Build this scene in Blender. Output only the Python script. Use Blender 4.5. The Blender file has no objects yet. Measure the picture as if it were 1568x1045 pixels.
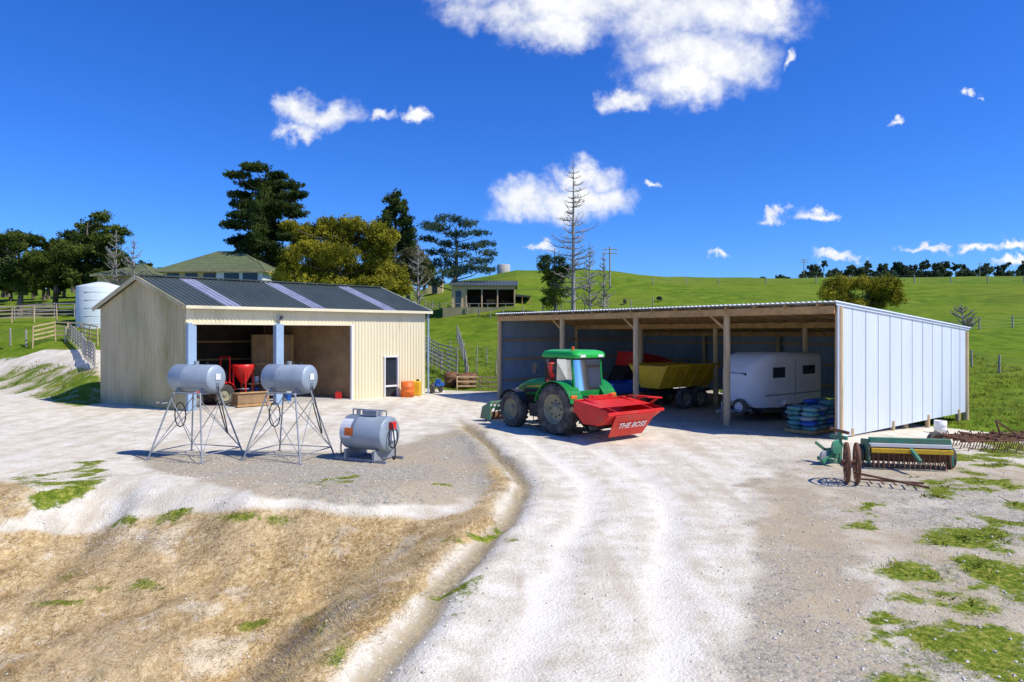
import bpy, math, random
import numpy as np
from mathutils import Vector, Matrix
random.seed(7); rng=np.random.default_rng(7)
scene=bpy.context.scene
F=1045.0; CX=784.0; HY=510.0; CH=3.7
# ---------------------------------------------------------------- helpers
def ss(a,b,x):
    t=np.clip((np.asarray(x,float)-a)/(b-a),0,1); return t*t*(3-2*t)
def vnoise(x,y,seed=0):
    x=np.asarray(x,float);y=np.asarray(y,float)
    xi=np.floor(x);yi=np.floor(y);fx=x-xi;fy=y-yi
    fx=fx*fx*(3-2*fx);fy=fy*fy*(3-2*fy)
    def h(a,b):
        v=np.sin(a*127.1+b*311.7+seed*74.7)*43758.5453
        return v-np.floor(v)
    return (h(xi,yi)*(1-fx)+h(xi+1,yi)*fx)*(1-fy)+(h(xi,yi+1)*(1-fx)+h(xi+1,yi+1)*fx)*fy
def fbm(x,y,o=4,seed=0):
    s=0;a=.5;t=0
    for i in range(o):
        s=s+a*vnoise(x*2**i,y*2**i,seed+i);t+=a;a*=.5
    return s/t
DY=[5.0,7.2,8.4,10.45,13.3,16.8,21.5,29.7,36]
DX=[-1.9,-1.55,-1.3,-.84,-.18,.26,-.5,-2.4,-3.2]
def H(x,y):
    x=np.asarray(x,float);y=np.asarray(y,float)
    az=x/np.maximum(y,20)*F+CX
    E=np.interp(az,[-800,0,400,640,700,790,900,1020,1120,1250,1568,2600],[60,62,68,60,74,93,89,77,77,79,82,90])
    yb=np.interp(x,[-40,-25,-8,10,20,40],[46,46,45,47,37,34])
    Zr=CH+E*150/F
    t=np.clip((y-yb)/(150-yb),0,1)
    g=.5*np.sin(math.pi/2*t)+.5*(t*t*(3-2*t))
    z=Zr*g
    z=z-Zr*.35*ss(150,230,y)
    z=z+(37-.65*Zr)*ss(230,420,y)*ss(1100,1330,az)
    z=z+(fbm(x/18,y/18,4,5)-.5)*1.5*ss(55,90,y)
    d=(x+21)*.664+(y-32.5)*.747
    z=z+1.75*ss(0,4,d)*ss(-20.8,-24,x)*(1-ss(52,75,y))
    z=z+2.1*np.exp(-((x+42)/17)**2-((y-64)/9)**2)
    z=z+.15*ss(24,31,y)*ss(-3,-6,x)*(1-ss(50,60,y))
    xd=np.interp(y,DY,DX)+.25*(fbm(y*.8,y*0,2,9)-.5)
    dd=x-xd
    near=1-ss(24,30,y)
    z=z-.15*np.exp(-(dd/.2)**2)*near+.09*np.exp(-((dd+.55)/.28)**2)*near+.04*np.exp(-((dd-.5)/.25)**2)*near
    L=ss(.7,3.0,-dd)
    yn=y+(fbm(x*.35,x*0,3,63)-.5)*2.4
    z=z+.38*L*np.exp(-((yn-14.9)/1.5)**2)
    z=z-L*(.70*ss(14.4,12.0,yn)+.75*ss(12.3,8.0,yn))
    z=z-.35*L*ss(13.2,10.5,y)*fbm(x*.5,y*.5,2,21)
    road=ss(.3,1.2,dd)*ss(5.0,3.8,dd)
    z=z+(fbm(x*1.3,y*1.3,4,2)-.5)*(.12+.32*L*ss(15.5,13,y))*near*(1-.75*road)*(1-.6*ss(15,18,y))
    z=z-.045*near*(np.exp(-((dd-1.55)/.25)**2)+np.exp(-((dd-3.2)/.25)**2))*(.4+fbm(x,y*.4,2,31))
    z=z-.25*ss(13,18,x)*ss(14,20,y)*(1-ss(32,38,y))
    return z
def Hs(x,y): return float(H(x,y))
def hit(px,py,ymin=5,ymax=420):
    u=(px-CX)/F;k=(HY-py)/F
    y=np.arange(ymin,ymax,.1);z=CH+k*y;h=H(u*y,y)
    i=np.argmax(z<=h)
    if not (z<=h).any(): i=len(y)-1
    return Vector((float(u*y[i]),float(y[i]),float(h[i])))
def W(px,py,d): return Vector(((px-CX)/F*d,d,CH+(HY-py)/F*d))

# ---------------------------------------------------------------- materials
def newmat(name):
    m=bpy.data.materials.new(name);m.use_nodes=True
    nt=m.node_tree;nt.nodes.clear()
    return m,nt
def N(nt,t,**kw):
    n=nt.nodes.new(t)
    for k,v in kw.items():
        setattr(n,k,v)
    return n
def mat(name,col,rough=.6,metal=0,var=.15,scale=2.0,bump=0,bscale=30,dirt=None,dirt_amt=.3,stretch=(1,1,1),spec=.4):
    m,nt=newmat(name);L=nt.links
    out=N(nt,'ShaderNodeOutputMaterial');b=N(nt,'ShaderNodeBsdfPrincipled')
    b.inputs['Roughness'].default_value=rough;b.inputs['Metallic'].default_value=metal
    b.inputs['Specular IOR Level'].default_value=spec
    tc=N(nt,'ShaderNodeTexCoord');mp=N(nt,'ShaderNodeMapping');mp.inputs['Scale'].default_value=stretch
    L.new(tc.outputs['Object'],mp.inputs['Vector'])
    no=N(nt,'ShaderNodeTexNoise');no.inputs['Scale'].default_value=scale;no.inputs['Detail'].default_value=4;no.inputs['Roughness'].default_value=.65
    L.new(mp.outputs[0],no.inputs['Vector'])
    r=N(nt,'ShaderNodeValToRGB')
    r.color_ramp.elements[0].position=.3;r.color_ramp.elements[1].position=.7
    c=np.array(col[:3])
    r.color_ramp.elements[0].color=(*np.clip(c*(1-var),0,1),1);r.color_ramp.elements[1].color=(*np.clip(c*(1+var),0,1),1)
    L.new(no.outputs['Fac'],r.inputs[0]);cur=r.outputs[0]
    if dirt:
        n2=N(nt,'ShaderNodeTexNoise');n2.inputs['Scale'].default_value=scale*.6;n2.inputs['Detail'].default_value=6;n2.inputs['Roughness'].default_value=.7
        L.new(mp.outputs[0],n2.inputs['Vector'])
        mr=N(nt,'ShaderNodeMapRange');mr.inputs['From Min'].default_value=.62-dirt_amt*.5;mr.inputs['From Max'].default_value=.72
        L.new(n2.outputs['Fac'],mr.inputs['Value'])
        mx=N(nt,'ShaderNodeMix',data_type='RGBA');mx.inputs[7].default_value=(*dirt,1)
        L.new(mr.outputs[0],mx.inputs[0]);L.new(cur,mx.inputs[6]);cur=mx.outputs[2]
    L.new(cur,b.inputs['Base Color'])
    if bump:
        n3=N(nt,'ShaderNodeTexNoise');n3.inputs['Scale'].default_value=bscale;n3.inputs['Detail'].default_value=3
        L.new(mp.outputs[0],n3.inputs['Vector'])
        bp=N(nt,'ShaderNodeBump');bp.inputs['Strength'].default_value=bump;bp.inputs['Distance'].default_value=.02
        L.new(n3.outputs['Fac'],bp.inputs['Height']);L.new(bp.outputs[0],b.inputs['Normal'])
    L.new(b.outputs[0],out.inputs[0])
    return m
def leafmat(name,dark,light,scale=.5):
    m,nt=newmat(name);L=nt.links
    out=N(nt,'ShaderNodeOutputMaterial')
    tc=N(nt,'ShaderNodeTexCoord')
    no=N(nt,'ShaderNodeTexNoise');no.inputs['Scale'].default_value=scale;no.inputs['Detail'].default_value=3
    L.new(tc.outputs['Object'],no.inputs['Vector'])
    r=N(nt,'ShaderNodeValToRGB');r.color_ramp.elements[0].position=.38;r.color_ramp.elements[1].position=.62
    r.color_ramp.elements[0].color=(*dark,1);r.color_ramp.elements[1].color=(*light,1)
    L.new(no.outputs['Fac'],r.inputs[0])
    d=N(nt,'ShaderNodeBsdfDiffuse');t=N(nt,'ShaderNodeBsdfTranslucent')
    L.new(r.outputs[0],d.inputs[0]);L.new(r.outputs[0],t.inputs[0])
    mx=N(nt,'ShaderNodeMixShader');mx.inputs[0].default_value=.35
    L.new(d.outputs[0],mx.inputs[1]);L.new(t.outputs[0],mx.inputs[2]);L.new(mx.outputs[0],out.inputs[0])
    return m
def glassmat(name):
    m,nt=newmat(name);L=nt.links
    out=N(nt,'ShaderNodeOutputMaterial');g=N(nt,'ShaderNodeBsdfGlossy');g.inputs['Roughness'].default_value=.05
    g.inputs['Color'].default_value=(.8,.85,.85,1)
    t=N(nt,'ShaderNodeBsdfTransparent');t.inputs[0].default_value=(.45,.52,.5,1)
    fr=N(nt,'ShaderNodeFresnel');fr.inputs[0].default_value=1.45
    no=N(nt,'ShaderNodeTexNoise');no.inputs['Scale'].default_value=3
    mr=N(nt,'ShaderNodeMapRange');mr.inputs['To Min'].default_value=.0;mr.inputs['To Max'].default_value=.08
    L.new(no.outputs['Fac'],mr.inputs['Value']);ad=N(nt,'ShaderNodeMath',operation='ADD')
    L.new(fr.outputs[0],ad.inputs[0]);L.new(mr.outputs[0],ad.inputs[1])
    mx=N(nt,'ShaderNodeMixShader');L.new(ad.outputs[0],mx.inputs[0]);L.new(t.outputs[0],mx.inputs[1]);L.new(g.outputs[0],mx.inputs[2])
    L.new(mx.outputs[0],out.inputs[0]);return m

M={}
M['cream']=mat('cream_steel',(.78,.70,.47),.5,0,.05,.7,dirt=(.54,.48,.30),dirt_amt=.15,stretch=(1,1,.25))
M['creamg']=mat('shaded_mossy_cream_steel',(.56,.48,.29),.6,0,.12,.8,dirt=(.26,.25,.09),dirt_amt=.4,stretch=(1,1,.3))  # cream steel darkened: shade on the gable put into the colour, plus moss
M['roofdark']=mat('dark_roof_steel',(.060,.078,.075),.5,0,.2,.6)
M['skylight']=mat('skylight_sheet',(.27,.28,.37),.5,0,.2,1.5)
M['bluetrim']=mat('blue_jamb_steel',(.30,.42,.55),.5,0,.12,1)
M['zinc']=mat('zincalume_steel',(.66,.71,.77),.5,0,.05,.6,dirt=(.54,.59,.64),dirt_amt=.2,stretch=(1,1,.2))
M['zincshade']=mat('zincalume_shade',(.25,.32,.39),.5,.1,.2,.8,stretch=(1,1,.3))  # zinc copy with pole shed interior shade in its colour; seams reuse it
M['wood']=mat('treated_timber',(.50,.30,.12),.8,0,.25,3,bump=.3)
M['post']=mat('post_timber',(.56,.41,.23),.85,0,.25,2,bump=.4,stretch=(3,3,.5))
M['woodgrey']=mat('weathered_timber',(.36,.33,.28),.85,0,.25,3,bump=.3)
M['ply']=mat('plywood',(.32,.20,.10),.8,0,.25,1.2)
M['shadeply']=mat('interior_shade_lining',(.07,.048,.03),.85,0,.3,1.5)  # near-black lining; shade of open interiors put into the colour
M['concrete']=mat('concrete',(.45,.43,.38),.85,0,.12,1.5)
M['green']=mat('green_paint',(.008,.22,.035),.28,0,.12,2,spec=.5)
M['red']=mat('red_paint',(.66,.02,.015),.4,0,.12,2,dirt=(.38,.1,.06),dirt_amt=.15)
M['black']=mat('black_plastic',(.025,.025,.027),.5,0,.3,4)
M['tyre']=mat('tyre_rubber',(.06,.056,.05),.9,0,.35,4,dirt=(.20,.18,.14),dirt_amt=.4)
M['rim']=mat('dusty_rim',(.26,.25,.14),.6,0,.2,3,dirt=(.34,.31,.23),dirt_amt=.4)
M['tank']=mat('silver_tank_paint',(.33,.39,.44),.5,.2,.12,1.2,dirt=(.22,.26,.28),dirt_amt=.25)
M['steel']=mat('galv_steel',(.31,.33,.34),.55,.3,.18,3)
M['rust']=mat('rusty_iron',(.18,.085,.045),.85,0,.35,5,bump=.3)
M['white']=mat('white_paint',(.75,.75,.73),.4,0,.05,1.5)
M['orange']=mat('orange_label',(.8,.16,.02),.5,0,.1,3)
M['yellow']=mat('yellow_paint',(.75,.45,.02),.45,0,.12,2,dirt=(.35,.2,.05),dirt_amt=.2)
M['blue']=mat('blue_paint',(.02,.10,.38),.45,0,.15,2)
M['glass']=glassmat('cab_glass')
M['darkglass']=mat('dark_window',(.03,.04,.05),.12,0,.2,2,spec=.5)
M['lgreen']=mat('old_green_paint',(.05,.27,.16),.55,0,.2,3,dirt=(.22,.15,.08),dirt_amt=.4)
M['rooftile']=mat('green_roof_tile',(.13,.155,.07),.8,0,.2,1.5)
M['brick']=mat('cream_brick',(.60,.48,.24),.85,0,.1,3)
M['earth']=mat('cut_earth',(.30,.27,.14),.95,0,.25,1.5)
M['bag']=mat('teal_bag_plastic',(.07,.24,.23),.4,0,.5,3,dirt=(.28,.34,.40),dirt_amt=.3)
M['bark']=mat('tree_bark',(.16,.13,.10),.9,0,.3,4)
M['barkpale']=mat('pale_dead_bark',(.30,.27,.24),.9,0,.25,4)
M['cow']=mat('black_hide',(.03,.025,.02),.8,0,.3,2)
M['tankc']=mat('water_tank_plastic',(.62,.68,.66),.6,0,.05,1)
M['stone']=mat('limestone_chips',(.62,.57,.47),.9,0,.35,6)
M['wire']=mat('fence_wire',(.3,.3,.3),.5,.5,.1,3)

# ---------------------------------------------------------------- mesh builder
class MB:
    def __init__(s): s.v=[];s.f=[];s.m=[];s.sm=[];s.mats=[]
    def mi(s,mt):
        if isinstance(mt,str): mt=M[mt]
        if mt not in s.mats: s.mats.append(mt)
        return s.mats.index(mt)
    def add(s,pts,faces,mt,sm=False):
        o=len(s.v);s.v+= [tuple(p) for p in pts];k=s.mi(mt)
        for f in faces: s.f.append(tuple(i+o for i in f));s.m.append(k);s.sm.append(sm)
    def poly(s,pts,mt): s.add(pts,[tuple(range(len(pts)))],mt)
    def hexa(s,p,mt):
        s.add(p,[(3,2,1,0),(4,5,6,7),(0,1,5,4),(1,2,6,5),(2,3,7,6),(3,0,4,7)],mt)
    def box(s,c,sz,mt,R=None):
        c=Vector(c);x,y,z=[k/2 for k in sz]
        p=[Vector(q) for q in [(-x,-y,-z),(x,-y,-z),(x,y,-z),(-x,y,-z),(-x,-y,z),(x,-y,z),(x,y,z),(-x,y,z)]]
        if R is not None: p=[R@q for q in p]
        s.hexa([c+q for q in p],mt)
    def beam(s,p,q,w,h,mt,up=(0,0,1)):
        p=Vector(p);q=Vector(q);d=(q-p).normalized();u=Vector(up)
        if abs(d.dot(u))>.98: u=Vector((0,1,0))
        a=d.cross(u).normalized();b=a.cross(d).normalized()
        a=a*w/2;b=b*h/2
        s.hexa([p-a-b,p+a-b,q+a-b,q-a-b,p-a+b,p+a+b,q+a+b,q-a+b],mt)
    def cyl(s,p,q,r0,r1,mt,n=12,caps=True):
        p=Vector(p);q=Vector(q);d=(q-p)
        if d.length<1e-6: return
        d.normalize();u=Vector((0,0,1)) if abs(d.z)<.9 else Vector((1,0,0))
        a=d.cross(u).normalized();b=d.cross(a)
        pts=[]
        for i in range(n):
            t=2*math.pi*i/n;w=a*math.cos(t)+b*math.sin(t)
            pts.append(p+w*r0)
        for i in range(n):
            t=2*math.pi*i/n;w=a*math.cos(t)+b*math.sin(t)
            pts.append(q+w*r1)
        s.add(pts,[(i,(i+1)%n,n+(i+1)%n,n+i) for i in range(n)],mt,n>=8)
        if caps:
            s.add(pts[:n],[tuple(range(n))[::-1]],mt);s.add(pts[n:],[tuple(range(n))],mt)
    def tube(s,pts,r,mt,n=6):
        for i in range(len(pts)-1): s.cyl(pts[i],pts[i+1],r,r,mt,n,True)
    def lathe(s,c,axis,prof,mt,n=24,sm=True):
        c=Vector(c);d=Vector(axis).normalized();u=Vector((0,0,1)) if abs(d.z)<.9 else Vector((1,0,0))
        a=d.cross(u).normalized();b=d.cross(a);pts=[]
        for r,o in prof:
            for i in range(n):
                t=2*math.pi*i/n;pts.append(c+d*o+(a*math.cos(t)+b*math.sin(t))*r)
        fs=[]
        for k in range(len(prof)-1):
            for i in range(n): fs.append((k*n+i,k*n+(i+1)%n,(k+1)*n+(i+1)%n,(k+1)*n+i))
        s.add(pts,fs,mt,sm)
    def corr(s,A0,A1,B0,B1,mt,pitch=.2,depth=.025,fn=None):
        A0,A1,B0,B1=map(Vector,(A0,A1,B0,B1))
        Ln=(A1-A0).length;nn=max(1,round(Ln/pitch));nrm=(A1-A0).cross(B0-A0).normalized()
        prof=[(0,0),(.6,0),(.7,1),(.9,1)]
        cols=[]
        for i in range(nn):
            for t,d in prof: cols.append(((i+t)/nn,d*depth))
        cols.append((1,0))
        pts=[]
        for t,d in cols: pts.append(A0.lerp(A1,t)+nrm*d);pts.append(B0.lerp(B1,t)+nrm*d)
        for i in range(len(cols)-1):
            tm=(cols[i][0]+cols[i+1][0])/2*Ln
            mm=fn(tm) if fn else mt
            s.add([pts[2*i],pts[2*i+2],pts[2*i+3],pts[2*i+1]],[(0,1,2,3)],mm)
    def obj(s,name,parent=None,matrix=None,bevel=0):
        me=bpy.data.meshes.new(name);me.from_pydata(s.v,[],s.f)
        for mt in s.mats: me.materials.append(mt)
        me.polygons.foreach_set('material_index',s.m);me.polygons.foreach_set('use_smooth',s.sm);me.update()
        o=bpy.data.objects.new(name,me);scene.collection.objects.link(o)
        if matrix is not None: o.matrix_world=matrix
        if parent: o.parent=parent
        if bevel:
            b=o.modifiers.new('bevel','BEVEL');b.width=bevel;b.segments=2;b.limit_method='ANGLE';b.angle_limit=math.radians(40)
        return o
def empty(name,loc=(0,0,0),rotz=0):
    e=bpy.data.objects.new(name,None);scene.collection.objects.link(e);e.location=loc;e.rotation_euler=(0,0,rotz);return e
def npmesh(name,V,Q,mt,parent=None,smooth=False):
    me=bpy.data.meshes.new(name);k=Q.shape[1]
    me.vertices.add(len(V));me.vertices.foreach_set('co',V.astype(np.float32).ravel())
    me.loops.add(Q.size);me.loops.foreach_set('vertex_index',Q.astype(np.int32).ravel())
    me.polygons.add(len(Q));me.polygons.foreach_set('loop_start',np.arange(0,Q.size,k,dtype=np.int32))
    me.update(calc_edges=True);me.materials.append(mt)
    me.polygons.foreach_set('use_smooth',[bool(smooth)]*len(Q))
    o=bpy.data.objects.new(name,me);scene.collection.objects.link(o)
    if parent: o.parent=parent
    return o

# ---------------------------------------------------------------- ground
def ell(U,V_,cx,cy,rx,ry,soft=.6):
    d=np.sqrt(((U-cx)/rx)**2+((V_-cy)/ry)**2);return 1-ss(1-soft,1+soft,d)
def polymask(U,V_,P,soft=14):
    P=np.array(P,float);inside=np.zeros(U.shape,bool);dist=np.full(U.shape,1e9)
    n=len(P)
    for i in range(n):
        x0,y0=P[i];x1,y1=P[(i+1)%n]
        with np.errstate(divide='ignore',invalid='ignore'):
            c=((y0>V_)!=(y1>V_))&(U<(x1-x0)*(V_-y0)/(y1-y0+1e-12)+x0)
        inside^=c
        L2=(x1-x0)**2+(y1-y0)**2
        t=np.clip(((U-x0)*(x1-x0)+(V_-y0)*(y1-y0))/L2,0,1)
        dist=np.minimum(dist,np.hypot(U-(x0+t*(x1-x0)),V_-(y0+t*(y1-y0))))
    sd=np.where(inside,dist,-dist)
    return ss(-soft,soft,sd)
def masks(x,y,z):
    ys=np.maximum(y,3.0)
    wx=x+(fbm(x*.9,y*.9,4,41)-.5)*2.6;wy=ys+(fbm(x*.9,y*.9,4,57)-.5)*3.2*np.clip(ys/14,.6,1.2)
    wy=np.maximum(wy,3.0)
    U=CX+F*wx/wy;V_=HY+F*(CH-z)/wy
    U0=CX+F*x/ys;V0=HY+F*(CH-z)/ys
    nearm=(y<46)
    d=(x+21)*.664+(y-32.5)*.747
    yb=np.interp(x,[-60,-22,-12,-5,0,6,12,16,19,22,60],[50,50,46,43.5,43.5,46,47,31,27,26,24])
    field=ss(-1.2,1.2,y-yb)
    bank=ss(-.6,.6,d)*(1-ss(2.6,3.8,d))*ss(-19.5,-21.5,x)*(1-ss(46,50,y))
    green=np.maximum(field,bank*.6)
    g=np.zeros_like(x)
    for e in [(75,745,50,20),(150,720,30,9),(60,765,35,10),(255,803,60,9),(370,800,45,10),(130,868,30,9),(170,905,24,10),
              (70,935,30,9),(400,958,26,8),(462,970,20,6),(485,936,12,8),(528,730,30,4),(695,745,18,4),
              (1460,870,110,46),(1540,830,70,40),(1400,960,55,40),(1480,990,100,55),(1330,803,30,9),(1385,790,20,7),(1530,755,65,17),(1460,735,60,11),
              (1500,700,60,13),(1545,690,40,18),(1410,905,60,30),(1560,900,60,60),(1440,1040,80,40),(720,815,10,6),(650,905,20,6),(700,895,12,8),(520,880,16,7)]:
        g=np.maximum(g,ell(U,V_,*e))
    xd=np.interp(y,DY,DX)+.25*(fbm(y*.8,y*0,2,9)-.5)
    dd=x-xd
    side=(np.exp(-((dd+.45)/.22)**2)+.7*np.exp(-((dd-.42)/.18)**2))*(1-ss(14,22,y))*ss(.5,.65,fbm(x*.9,y*.9,3,77))
    g=np.maximum(g,side*.65)
    g=g*(.25+1.15*ss(.36,.64,fbm(x*1.9,y*1.9,4,91)));g=np.clip(g,0,1)*nearm*(1-.9*ss(.6,1.2,dd)*ss(4.6,4.0,dd))
    dry=polymask(U0+(U-U0)*.3,V0+(V_-V0)*.3,[(-400,815),(60,812),(140,815),(250,790),(460,778),(590,790),(655,800),(740,770),(750,800),(690,850),(640,900),(600,960),(500,1060),(380,1400),(-900,1400)])*nearm
    dry=np.maximum(dry,polymask(U,V_,[(-300,735),(30,730),(20,800),(-300,820)])*.8)
    dry=np.maximum(dry,bank*.6)
    dry=np.maximum(dry,.75*np.exp(-((dd+.6)/.35)**2)*(1-ss(17,22,y)))
    UU=U0+(U-U0)*.5;VV=V0+(V_-V0)*.5
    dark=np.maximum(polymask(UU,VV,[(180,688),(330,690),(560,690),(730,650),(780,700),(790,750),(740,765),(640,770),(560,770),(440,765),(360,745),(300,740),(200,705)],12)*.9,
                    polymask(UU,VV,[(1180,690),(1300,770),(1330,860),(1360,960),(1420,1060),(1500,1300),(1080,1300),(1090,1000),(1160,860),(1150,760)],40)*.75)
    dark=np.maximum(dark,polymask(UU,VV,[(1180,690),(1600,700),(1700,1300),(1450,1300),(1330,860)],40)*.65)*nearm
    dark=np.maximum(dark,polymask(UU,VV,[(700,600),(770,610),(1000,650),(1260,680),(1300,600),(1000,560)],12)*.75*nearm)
    dit=np.exp(-((dd)/.24)**2)*(1-ss(26,32,y))*(.65+.6*fbm(x*1.5,y*.7,2,15))
    trk=(np.exp(-((dd-1.55)/.33)**2)+np.exp(-((dd-3.25)/.33)**2))*(1-ss(26,34,y))*ss(5,7,y)
    return green,g,dry,dark,dit,trk
def geo(a,b,n): return list(np.geomspace(a,b,n))
xs=np.array([-v for v in geo(26,1500,45)][::-1]+list(np.arange(-25.8,25.8,.15))+geo(26,1500,45))
ys=np.array(list(np.linspace(-80,2,12))+list(np.arange(2.5,6,.25))+list(np.arange(6,22,.1))+list(np.arange(22,48,.25))+list(np.arange(48,160,1.5))+geo(160,2600,50)[1:])
X,Y=np.meshgrid(xs,ys);Z=H(X,Y)
nx,ny=len(xs),len(ys)
V=np.stack([X.ravel(),Y.ravel(),Z.ravel()],1)
ii=np.arange(nx*ny).reshape(ny,nx)
Q=np.stack([ii[:-1,:-1].ravel(),ii[:-1,1:].ravel(),ii[1:,1:].ravel(),ii[1:,:-1].ravel()],1)
gm,nt=newmat('ground_surface');L=nt.links
out=N(nt,'ShaderNodeOutputMaterial');bs=N(nt,'ShaderNodeBsdfPrincipled');bs.inputs['Roughness'].default_value=.95;bs.inputs['Specular IOR Level'].default_value=.05
L.new(bs.outputs[0],out.inputs[0])
geoN=N(nt,'ShaderNodeNewGeometry');pos=geoN.outputs['Position']
def noise(sc,det=5,ro=.6,vec=None,stretch=None):
    vec=vec or pos
    if stretch:
        mp=N(nt,'ShaderNodeMapping');mp.inputs['Scale'].default_value=stretch;L.new(vec,mp.inputs[0]);vec=mp.outputs[0]
    n=N(nt,'ShaderNodeTexNoise');n.inputs['Scale'].default_value=sc;n.inputs['Detail'].default_value=det;n.inputs['Roughness'].default_value=ro
    L.new(vec,n.inputs['Vector']);return n.outputs['Fac']
def ramp(fac,stops):
    r=N(nt,'ShaderNodeValToRGB');e=r.color_ramp.elements
    while len(e)<len(stops): e.new(.5)
    for k,(p,c) in enumerate(stops): e[k].position=p;e[k].color=(*c,1)
    L.new(fac,r.inputs[0]);return r.outputs[0]
def mixc(f,a,b):
    m=N(nt,'ShaderNodeMix',data_type='RGBA')
    for s,v in ((0,f),(6,a),(7,b)):
        if isinstance(v,(float,int)): m.inputs[s].default_value=v
        elif isinstance(v,tuple): m.inputs[s].default_value=(*v,1)
        else: L.new(v,m.inputs[s])
    return m.outputs[2]
def math_(op,a,b=0.0,c=None):
    m=N(nt,'ShaderNodeMath',operation=op)
    for s,v in enumerate((a,b) if c is None else (a,b,c)):
        if isinstance(v,(float,int)): m.inputs[s].default_value=v
        else: L.new(v,m.inputs[s])
    return m.outputs[0]
def mr(v,a,b,c=0.,d=1.):
    m=N(nt,'ShaderNodeMapRange');L.new(v,m.inputs[0])
    for i,q in enumerate((a,b,c,d)): m.inputs[i+1].default_value=q
    return m.outputs[0]
def attr(n):
    a=N(nt,'ShaderNodeAttribute');a.attribute_name=n;s=N(nt,'ShaderNodeSeparateColor');L.new(a.outputs['Color'],s.inputs[0]);return s.outputs
m1=attr('m1');m2=attr('m2')
nf=noise(9,4,.7);nm=noise(1.6,4,.65);nl=noise(.25,3,.6);nff=noise(45,2,.7)
def edge(mk,n_,amp=.9,w=.12):
    s=math_('ADD',mk,math_('MULTIPLY',math_('SUBTRACT',n_,.5),amp));return mr(s,.5-w,.5+w)
vor=N(nt,'ShaderNodeTexVoronoi');vor.inputs['Scale'].default_value=26;L.new(pos,vor.inputs['Vector'])
vor2=N(nt,'ShaderNodeTexVoronoi');vor2.inputs['Scale'].default_value=55;L.new(pos,vor2.inputs['Vector'])
vsn=N(nt,'ShaderNodeSeparateColor');L.new(vor.outputs['Color'],vsn.inputs[0]);vs=vsn.outputs
vsn2=N(nt,'ShaderNodeSeparateColor');L.new(vor2.outputs['Color'],vsn2.inputs[0]);vs2=vsn2.outputs
chips=ramp(vs2[1],[(0,(.30,.25,.17)),(.45,(.60,.54,.42)),(1,(.86,.80,.68))])
grav=ramp(nm,[(.32,(.55,.48,.355)),(.5,(.71,.645,.51)),(.66,(.83,.775,.65))])
grav=mixc(mr(vs[0],.0,1.,.0,.45),grav,chips)
trk=noise(.9,4,.6,stretch=(1.6,.16,1))
grav=mixc(mr(trk,.50,.66,0,.5),grav,(.50,.41,.275))
grav=mixc(mr(trk,.45,.28,0,.5),grav,(.84,.785,.67))
grav=mixc(math_('MULTIPLY',edge(m2[2],nm,1.0,.3),.7),grav,(.84,.78,.65))
clod=noise(4.5,4,.75)
grav=mixc(mr(clod,.58,.70,0,.45),grav,(.42,.34,.23))
grav=mixc(mr(nff,.58,.74,0,.35),grav,(.36,.29,.20))
grav=mixc(mr(nl,.52,.64,0,.35),grav,(.47,.41,.31))
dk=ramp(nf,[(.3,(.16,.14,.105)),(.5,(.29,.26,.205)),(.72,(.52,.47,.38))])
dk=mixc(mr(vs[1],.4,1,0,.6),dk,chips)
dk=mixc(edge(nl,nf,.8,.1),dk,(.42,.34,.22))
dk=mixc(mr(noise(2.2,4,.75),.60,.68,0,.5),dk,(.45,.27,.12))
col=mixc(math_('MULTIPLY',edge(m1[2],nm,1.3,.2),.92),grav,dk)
dfine=noise(14,4,.8,stretch=(1,.5,1))
drc=ramp(dfine,[(.3,(.18,.115,.05)),(.45,(.46,.31,.13)),(.58,(.64,.485,.25)),(.75,(.74,.63,.42))])
drc=mixc(mr(nl,.4,.65,0,.6),drc,ramp(nf,[(.3,(.40,.285,.15)),(.7,(.67,.56,.38))]))
drc=mixc(mr(noise(.8,4,.7),.54,.62,0,.7),drc,(.70,.61,.45))
drc=mixc(mr(clod,.56,.66,0,.55),drc,(.20,.14,.065))
col=mixc(edge(m1[1],nm,1.0,.2),col,drc)
dc=ramp(nf,[(.3,(.15,.11,.05)),(.7,(.46,.37,.22))])
col=mixc(math_('MULTIPLY',edge(m2[0],nf,1.1,.25),.85),col,dc)
wc=ramp(nf,[(.3,(.06,.095,.012)),(.5,(.15,.20,.018)),(.66,(.36,.33,.07)),(.8,(.50,.44,.26))])
col=mixc(edge(m2[1],noise(6,4,.85),2.3,.2),col,wc)
fc=ramp(noise(.5,5,.75),[(.3,(.055,.115,.009)),(.5,(.115,.19,.011)),(.7,(.21,.265,.028))])
fc=mixc(mr(noise(.06,4,.6),.42,.62,0,.6),fc,(.18,.22,.022))
fc=mixc(mr(noise(.18,5,.75,stretch=(.5,1.8,1)),.54,.66,0,.65),fc,(.08,.12,.018))
fc=mixc(mr(noise(2.2,4,.8),.58,.68,0,.5),fc,(.04,.075,.01))
col=mixc(edge(m1[0],nm,.9,.12),col,fc)
L.new(col,bs.inputs['Base Color'])
bp=N(nt,'ShaderNodeBump');bp.inputs['Strength'].default_value=.5;bp.inputs['Distance'].default_value=.035
hh=math_('ADD',math_('MULTIPLY',nf,1.2),math_('MULTIPLY',vor.outputs['Distance'],-.5))
L.new(hh,bp.inputs['Height']);L.new(bp.outputs[0],bs.inputs['Normal'])
g_o=npmesh('ground',V,Q,gm,smooth=True)
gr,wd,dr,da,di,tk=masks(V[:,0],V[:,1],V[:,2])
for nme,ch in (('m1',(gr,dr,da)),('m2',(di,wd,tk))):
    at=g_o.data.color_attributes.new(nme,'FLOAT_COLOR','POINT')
    at.data.foreach_set('color',np.stack([*ch,np.ones_like(gr)],1).astype(np.float32).ravel())

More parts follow.
